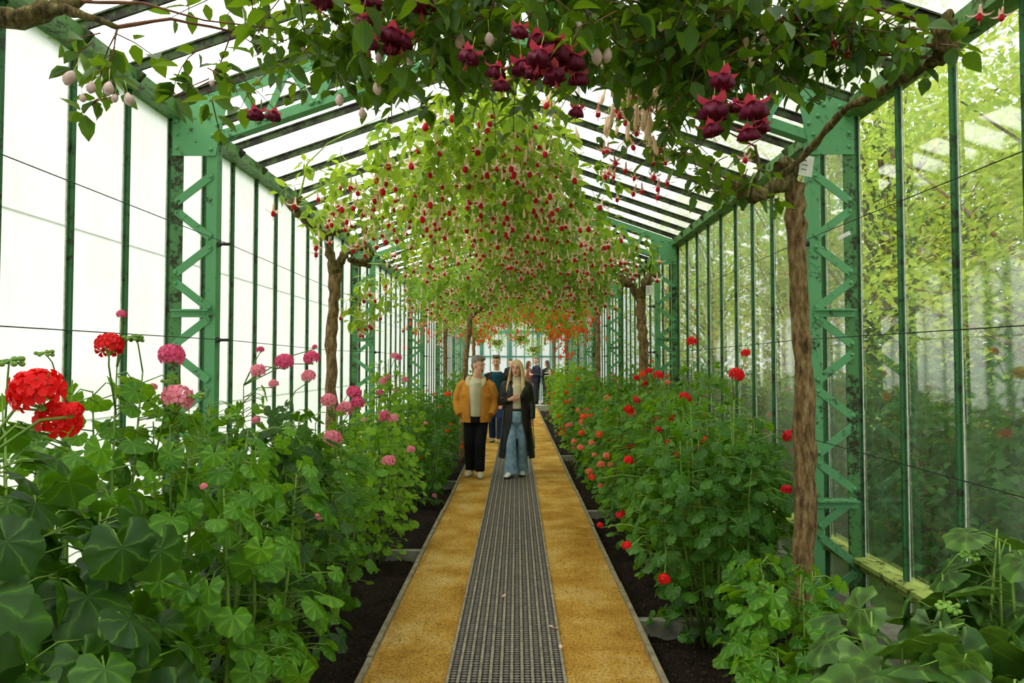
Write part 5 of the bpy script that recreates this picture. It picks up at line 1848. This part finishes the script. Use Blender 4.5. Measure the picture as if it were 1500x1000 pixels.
canes = [([P3(436, 296, 5.6), P3(460, 282, 5.6), P3(500, 272, 5.6), P3(560, 262, 5.7)], 0.012), ([P3(498, 318, 6.4), P3(540, 310, 6.4), P3(600, 300, 6.4)], 0.009), ([P3(500, 320, 6.4), P3(550, 326, 6.5), P3(610, 318, 6.5)], 0.008),
         ([P3(500, 316, 6.4), P3(530, 300, 6.3), P3(580, 250, 6.2)], 0.008), ([P3(545, 372, 6.7), P3(590, 382, 6.9), P3(640, 370, 7.0)], 0.009), ([P3(542, 386, 6.8), P3(590, 388, 6.9), P3(630, 392, 7.0)], 0.007), ([P3(436, 300, 5.6), P3(450, 240, 5.5), P3(480, 210, 5.4), P3(560, 170, 5.2)], 0.010),
         ([P3(460, 282, 5.6), P3(540, 235, 5.6), P3(620, 190, 5.5), P3(700, 150, 5.4)], 0.010)]
sh = mass(rs, 300, -1.15, 0.35, 4.5, 8.4, 0.4, 0.95, (0.25, 0.55), keep=lambda x, y, r: not (y < 5.6 and x < -0.95) and r.random() < 1.15 - abs(x) * 0.5)
sh += mass(rs, 60, -1.6, -0.95, 4.9, 6.4, 0.4, 0.7, (0.2, 0.4))
for i in range(26):
    q = at(rs.uniform(520, 556), rs.uniform(395, 470), rs.uniform(6.7, 7.2))
    sh.append((q.x, q.y, q.z, rs.uniform(0.15, 0.3), rs.uniform(-1, 1), rs.uniform(-1, 1)))
sh += mass(rs, 70, -0.75, 0.25, 4.0, 4.9, 0.6, 1.0, (0.25, 0.4))
fuchsia('pale-leaved red and cream fuchsia on the forked left trunk, filling mid vault', lim, sh, 103, 'fu_light', 0.092, 34, ('long', 'cream', 'corolla_red'), 0.17, 0.66, ('long', 'cream'), 0.75, canes=canes, nobj=290, max_fl=280, stem='stem_yellow')

# 4: right thick rough trunk
t4 = P3(938, 540, 8.0)
lim = [([(t4.x + 0.03, 8.0, -0.1), (t4.x + 0.05, 8.0, 0.9), tuple(P3(944, 520, 8.0)), tuple(P3(940, 470, 8.0)), tuple(P3(938, 436, 8.0))], [0.066, 0.062, 0.058, 0.056, 0.06]),
       ([P3(938, 438, 8.0), P3(928, 420, 8.0), P3(914, 410, 8.0), P3(905, 402, 8.1)], [0.06, 0.05, 0.045, 0.03]),
       ([P3(938, 436, 8.0), P3(946, 416, 7.9), P3(955, 404, 7.9), P3(962, 402, 7.9)], [0.055, 0.05, 0.055, 0.05])]
canes = [([P3(905, 402, 8.1), P3(880, 380, 8.0), P3(850, 340, 7.6), P3(820, 310, 7.2)], 0.012), ([P3(905, 402, 8.1), P3(870, 400, 8.4), P3(830, 410, 8.8)], 0.010), ([P3(955, 404, 7.9), P3(930, 380, 7.7), P3(900, 350, 7.4)], 0.008)]
sh = mass(rs, 300, -0.25, 1.1, 5.0, 9.8, 0.45, 1.05, (0.25, 0.6), keep=lambda x, y, r: x < 0.62 + (y - 5.0) * 0.14)
sh += mass(rs, 60, 0.9, 1.55, 7.4, 9.6, 0.45, 0.8, (0.15, 0.35))
fuchsia('red and cream fuchsia on the thick rough-barked right trunk', lim, sh, 104, 'fu_mid', 0.092, 32, ('long', 'cream', 'corolla_red'), 0.17, 0.85, ('long', 'cream'), 0.8, canes=canes, nobj=290, max_fl=285, stem='stem_yellow')

# 5..: farther along
def far_fuchsia(label, px, py0, Y, topz, x0, x1, y0, y1, n, seed, leafm, fl, lean=0.0, deep=1.05, L=(0.3, 0.6), rate=0.5, extra=(), trunk=0.05, nobj=120, keep=None):
    t = P3(px, 520, Y)
    tx = t.x
    s = 1 if tx < 0 else -1
    lim = [([(tx, Y, -0.1), (tx + lean * 0.2, Y, 0.9), (tx + lean * 0.6, Y, 1.9), (tx + lean, Y, topz)], [trunk, trunk * 0.95, trunk * 0.9, trunk]),
           ([(tx + lean, Y, topz - 0.03), (tx + lean + s * 0.2, Y, topz + 0.12), (tx + lean + s * 0.4, Y + 0.1, topz + 0.3), (tx + lean + s * 0.6, Y + 0.1, topz + 0.6)], [trunk, trunk * 0.75, trunk * 0.5, trunk * 0.25]),
           ([(tx + lean, Y, topz - 0.05), (tx + lean - s * 0.15, Y + 0.1, topz + 0.1), (tx + lean + s * 0.1, Y + 0.5, topz + 0.25)], [trunk * 0.8, trunk * 0.7, trunk * 0.3])]
    sh = mass(rs, int(n * 2.3), x0, x1, y0, y1, 0.35, deep, L, keep=keep)
    return fuchsia(label, lim, sh, seed, leafm, 0.098, 28, fl, 0.17, rate, ('long', 'cream' if fl[1] == 'cream' else 'orange'), 0.4, nobj=nobj, max_fl=170, extra_fl=extra, stem='stem_yellow')


RW = ('long', 'cream', 'corolla_red')
OR = ('long', 'orange', 'orange')
far_fuchsia('fuchsia on slim right trunk before the third column, dark leafy crown', 876, 540, 12.6, 2.75, -0.3, 1.25, 9.2, 12.4, 110, 105, 'fu_mid', RW)
far_fuchsia('fuchsia on slim straight left trunk by the second column, cream flowers', 652, 540, 15.5, 2.7, -1.6, -0.2, 12.5, 17.0, 110, 106, 'fu_light', RW)
far_fuchsia('fuchsia on leaning pale left trunk behind the tan-jacketed man', 676, 540, 12.2, 2.55, -1.5, 0.2, 8.6, 12.6, 130, 107, 'fu_mid', RW, lean=0.16, trunk=0.05, deep=1.1)
far_fuchsia('orange-flowered fuchsia hanging over the far right of path', 830, 540, 17.5, 2.5, -0.2, 1.5, 13.4, 18.5, 110, 108, 'fu_mid', OR, rate=0.9, deep=1.2, extra=[FLW(rs.gauss(846, 22), rs.gauss(462, 18), rs.uniform(12.4, 14.5), 9) for i in range(90)] + [FLW(rs.gauss(822, 7), rs.uniform(480, 525), rs.uniform(13.5, 14.5), 8) for i in range(30)])
far_fuchsia('orange-flowered fuchsia at far left, beyond the slim trunk', 694, 540, 19.6, 2.5, -1.5, -0.1, 17.0, 21.0, 80, 109, 'fu_mid', OR, rate=0.6, deep=1.1, extra=[FLW(rs.gauss(620, 16), rs.gauss(478, 14), rs.uniform(12.5, 14.5), 8) for i in range(40)] + [FLW(rs.gauss(706, 12), rs.gauss(480, 9), rs.uniform(14, 16), 8) for i in range(24)])
far_fuchsia('last fuchsia on the right before the end wall', 812, 540, 22.5, 2.5, -0.3, 1.4, 18.8, 23.5, 80, 110, 'fu_light', RW, rate=0.3, deep=1.0)

# trailing spray beside the second left column
rng = random.Random(61)

# ---- small tags hung on the plants and frame
def card(label, pos, w, h, tilt, lines=True):
    o = thing('plant_label', label, 'label', pos)
    o.rotation_euler = tilt
    mb = MB()
    mb.box((-w / 2, -0.002, -h / 2), (w / 2, 0.002, h / 2))
    mb.build('card', M['card'], o)
    if lines:
        m2 = MB()
        rr = random.Random(3)
        for k in range(3):
            z = h * (0.25 - 0.22 * k)
            m2.box((-w * 0.35, -0.0032, z - h * 0.02), (-w * 0.35 + w * rr.uniform(0.25, 0.6), -0.0022, z + h * 0.02))
        m2.build('print', M['ink'], o)
    return o


card('white plant label card hung on the nearest right trunk', P3(1181, 243, 3.62), 0.075, 0.11, (0, 0.15, 0.1))
card('small pale tag fixed to a brace of nearest right lattice column', P3(1236, 345, 4.33), 0.09, 0.025, (0, -0.45, 0), False)
card('white label card on the thick rough right trunk', P3(951, 425, 7.85), 0.08, 0.11, (0, 0.05, 0.1))
card('round striped white tag hanging in the far right foliage', P3(837, 468, 11.5), 0.09, 0.09, (0, 0.1, 0), True)

# ---- hanging baskets near the end
def basket(label, px, py, Y, r, leafm, n, seed, fm=None):
    rng = random.Random(seed)
    c = at(px, py, Y)
    o = thing('hanging_basket', label, 'basket', c)
    mb = MB()
    mb.tube([(0, 0, -r * 0.5), (0, 0, -r * 0.25), (0, 0, 0)], [r * 0.25, r * 0.45, r * 0.5], 12)
    mb.build('bowl', M['bark'], o, True)
    for k in range(3):
        a = k * 2.094
        mb = MB()
        mb.tube([(math.cos(a) * r * 0.5, math.sin(a) * r * 0.5, 0), (0, 0, zroof(c.x) - c.z)], 0.006, 4)
        mb.build('chain', M['wire'], o)
    ml = []
    for i in range(n):
        d = Vector((rng.gauss(0, 1), rng.gauss(0, 1), rng.gauss(0.1, 1))).normalized()
        q = d * r * rng.uniform(0.5, 1.1)
        ml.append(frame_mat(q, d + Vector((0, 0, -0.6)), Vector((rng.gauss(0, .5), rng.gauss(0, .5), 1)), 0.07 * rng.uniform(0.6, 1.2)))
    f = mk('foliage', FU_LO.many('foliage', [M[leafm]], ml, rng), o)
    f['kind'] = 'stuff'
    if fm:
        for i in range(14):
            d = Vector((rng.gauss(0, 1), -abs(rng.gauss(0, 1)), rng.gauss(0.0, 0.8))).normalized()
            flower_head(o, d * r, fm, 0.05, rng, False, 12)


basket('hanging basket of red and green foliage above the path, near end wall', 762, 492, 23.6, 0.34, 'ger_light', 500, 5, 'salmon')
basket('airy hanging basket left of the middle, near end wall', 728, 498, 24.2, 0.36, 'fu_light', 420, 6)
basket('airy hanging basket at right of the middle, near end wall', 782, 508, 24.8, 0.34, 'fu_light', 420, 7)
basket('far hanging basket with orange flowers at upper left', 700, 492, 22.8, 0.3, 'fu_mid', 380, 8, 'orange')

# ---- fallen blooms on the path
for i, (px, py, lab) in enumerate(((812, 919, 'fallen pink and cream bloom on the mat, nearest the camera'), (735, 874, 'fallen pale bloom in the middle of the mat'),
                                    (608, 838, 'fallen pink petal on the gravel by left kerb'), (821, 950, 'tiny white petal at the right edge of mat'), (812, 697, 'fallen pale petal on gravel at right of walking woman'))):
    d = CAMR @ Vector(((px - 750) / 1000.0, (500 - py) / 1000.0, -1.0))
    q = CAM + d * ((0.022 - CAM.z) / d.z)
    m = MB()
    rr = random.Random(i)
    for k in range(3 if i < 2 else 1):
        a = rr.uniform(0, 6.28)
        s = 0.026
        vs = [(0, 0, 0), (math.cos(a - .5) * s, math.sin(a - .5) * s, 0.006), (math.cos(a) * s * 1.5, math.sin(a) * s * 1.5, 0.012), (math.cos(a + .5) * s, math.sin(a + .5) * s, 0.006)]
        m.add(vs, [(0, 1, 2, 3)], 0 if k != 1 else 1)
    o = m.build('fallen_petal', [M['cream'], M['pink']], None, True, Matrix.Translation(q))
    tag(o, lab, 'petal')

# ================================================================== THE GARDEN BEYOND THE RIGHT WALL
TREE_LEAF = Base([(0, 0, 0), (0.32, 0.45, 0.05), (0, 1, -0.12), (-0.32, 0.45, 0.05)], [(0, 1, 2), (0, 2, 3)])


def tree(name, label, x, y, h, r, n, leafm, seed, low=0.3, lsize=0.09, trunk=0.1, group=None, clumps=40, nobj=0):
    rng = random.Random(seed)
    o = thing(name, label, 'tree' if name == 'tree' else 'shrub', (x, y, -0.22), group)
    mb = MB()
    gnarl(mb, [(0, 0, 0), (rng.uniform(-.1, .1), rng.uniform(-.1, .1), h * 0.4), (rng.uniform(-.3, .3), rng.uniform(-.3, .3), h * 0.85)], [trunk, trunk * 0.7, trunk * 0.2], rng)
    cl = []
    for i in range(clumps):
        a = rng.uniform(0, 6.28)
        t = rng.random()
        q = math.sqrt(rng.random()) * r * math.sin(PI * (0.12 + 0.83 * t)) ** 0.7
        c = Vector((math.cos(a) * q, math.sin(a) * q, h * (low + (1 - low) * t)))
        cl.append(c)
        zt = max(0.1, c.z * rng.uniform(0.45, 0.8))
        mb.tube([(0, 0, zt), Vector((0, 0, zt)).lerp(c, 0.5) + Vector((0, 0, 0.1)), c], [trunk * 0.28, trunk * 0.16, 0.006], 4)
    mb.build('trunk' if name == 'tree' else 'stem', M['bark'], o, True)
    ml = []
    cr = r * 0.33
    for i in range(n):
        c = cl[i % clumps]
        q = c + Vector((rng.gauss(0, cr * 0.5), rng.gauss(0, cr * 0.5), rng.gauss(0, cr * 0.38)))
        if q.z < 0.02 or x + q.x < 2.6:
            continue
        ml.append(frame_mat(q, Vector((rng.gauss(0, 1), rng.gauss(0, 1), -0.5)), Vector((rng.gauss(0, .5) - 0.25, rng.gauss(0, .5), 1)), lsize * rng.uniform(0.6, 1.2)))
    if nobj:
        ml.sort(key=lambda m_: (m_.translation + Vector((x, y, 0)) - CAM).length)
        k = ('tl', leafm)
        if k not in LEAFCACHE:
            LEAFCACHE[k] = TREE_LEAF.mesh('leaf', [M[leafm]])
        for m_ in ml[:nobj]:
            mk('leaf', LEAFCACHE[k], o, m_)
        ml = ml[nobj:]
    f = mk('foliage', TREE_LEAF.many('foliage', [M[leafm]], ml, rng), o)
    f['kind'] = 'stuff'


tree('tree', 'tall pale yellow-green tree outside, seen through nearest right panes', 5.2, 6.0, 6.2, 2.0, 15000, 'tree_leaf', 201, 0.22, 0.10, 0.12, clumps=70)
tree('tree', 'broad light green tree outside the upper right panes', 4.9, 8.9, 6.6, 2.0, 14000, 'tree_leaf', 202, 0.2, 0.10, 0.13, clumps=60)
tree('tree', 'tall leafy tree outside behind the lattice column', 5.0, 12.2, 6.5, 2.2, 11000, 'tree_leaf', 203, 0.2, 0.11, 0.13, clumps=60)
tree('tree', 'light green tree outside beyond the middle right panes', 4.8, 16.5, 6.0, 2.2, 5000, 'tree_leaf', 204, 0.2, 0.12, 0.14, clumps=50)
tree('tree', 'farthest garden tree outside the right wall', 5.0, 22.5, 6.0, 2.4, 4000, 'tree_leaf', 205, 0.2, 0.14, 0.14, clumps=50)
tree('tree', 'dense tree farther back in the garden at right', 8.4, 9.0, 7.5, 2.8, 12000, 'tree_leaf', 206, 0.15, 0.14, 0.18, clumps=60)
tree('tree', 'tall tree deep in the garden behind the pale one', 8.8, 14.5, 8.0, 3.0, 11000, 'tree_leaf', 207, 0.15, 0.15, 0.18, clumps=60)
for i, (x, y, h, r, lab) in enumerate(((3.45, 4.3, 1.75, 0.8, 'dark green shrub outside the nearest right panes'), (3.5, 5.8, 1.9, 0.85, 'dark green shrub outside just past the first lattice column'),
                                       (3.5, 7.5, 1.7, 0.85, 'dark shrub outside between first and second right columns'), (3.55, 9.6, 1.8, 0.9, 'dark shrub outside by the second right column'),
                                       (3.6, 12.2, 1.9, 1.0, 'dark shrub outside beyond the second right column'), (3.6, 16.0, 1.9, 1.2, 'far dark shrub outside the right wall'),
                                       (4.6, 6.6, 2.0, 1.0, 'tall dark shrub behind the front shrubs in the garden'), (3.4, 3.0, 1.5, 0.7, 'dark shrub outside at the right edge of view'))):
    tree('shrub', lab, x, y, h, r, 3200 if y < 8 else 2200, 'shrub_leaf', 220 + i, 0.12, 0.095, 0.035, clumps=36, nobj=250 if y < 6 else 0)

tree('tree', 'dark leafy tree behind the pale tree, low in nearest right panes', 6.6, 4.4, 4.2, 1.6, 9000, 'shrub_leaf', 208, 0.08, 0.12, 0.12, clumps=60)
tree('tree', 'dark leafy tree low in the garden beyond first lattice column', 6.8, 7.4, 4.0, 1.7, 9000, 'shrub_leaf', 209, 0.08, 0.12, 0.12, clumps=60)
tree('tree', 'dark leafy tree low in the garden toward second lattice column', 7.0, 11.0, 4.2, 1.8, 8000, 'shrub_leaf', 210, 0.08, 0.13, 0.12, clumps=60)
SC.collection.children.link(COL)
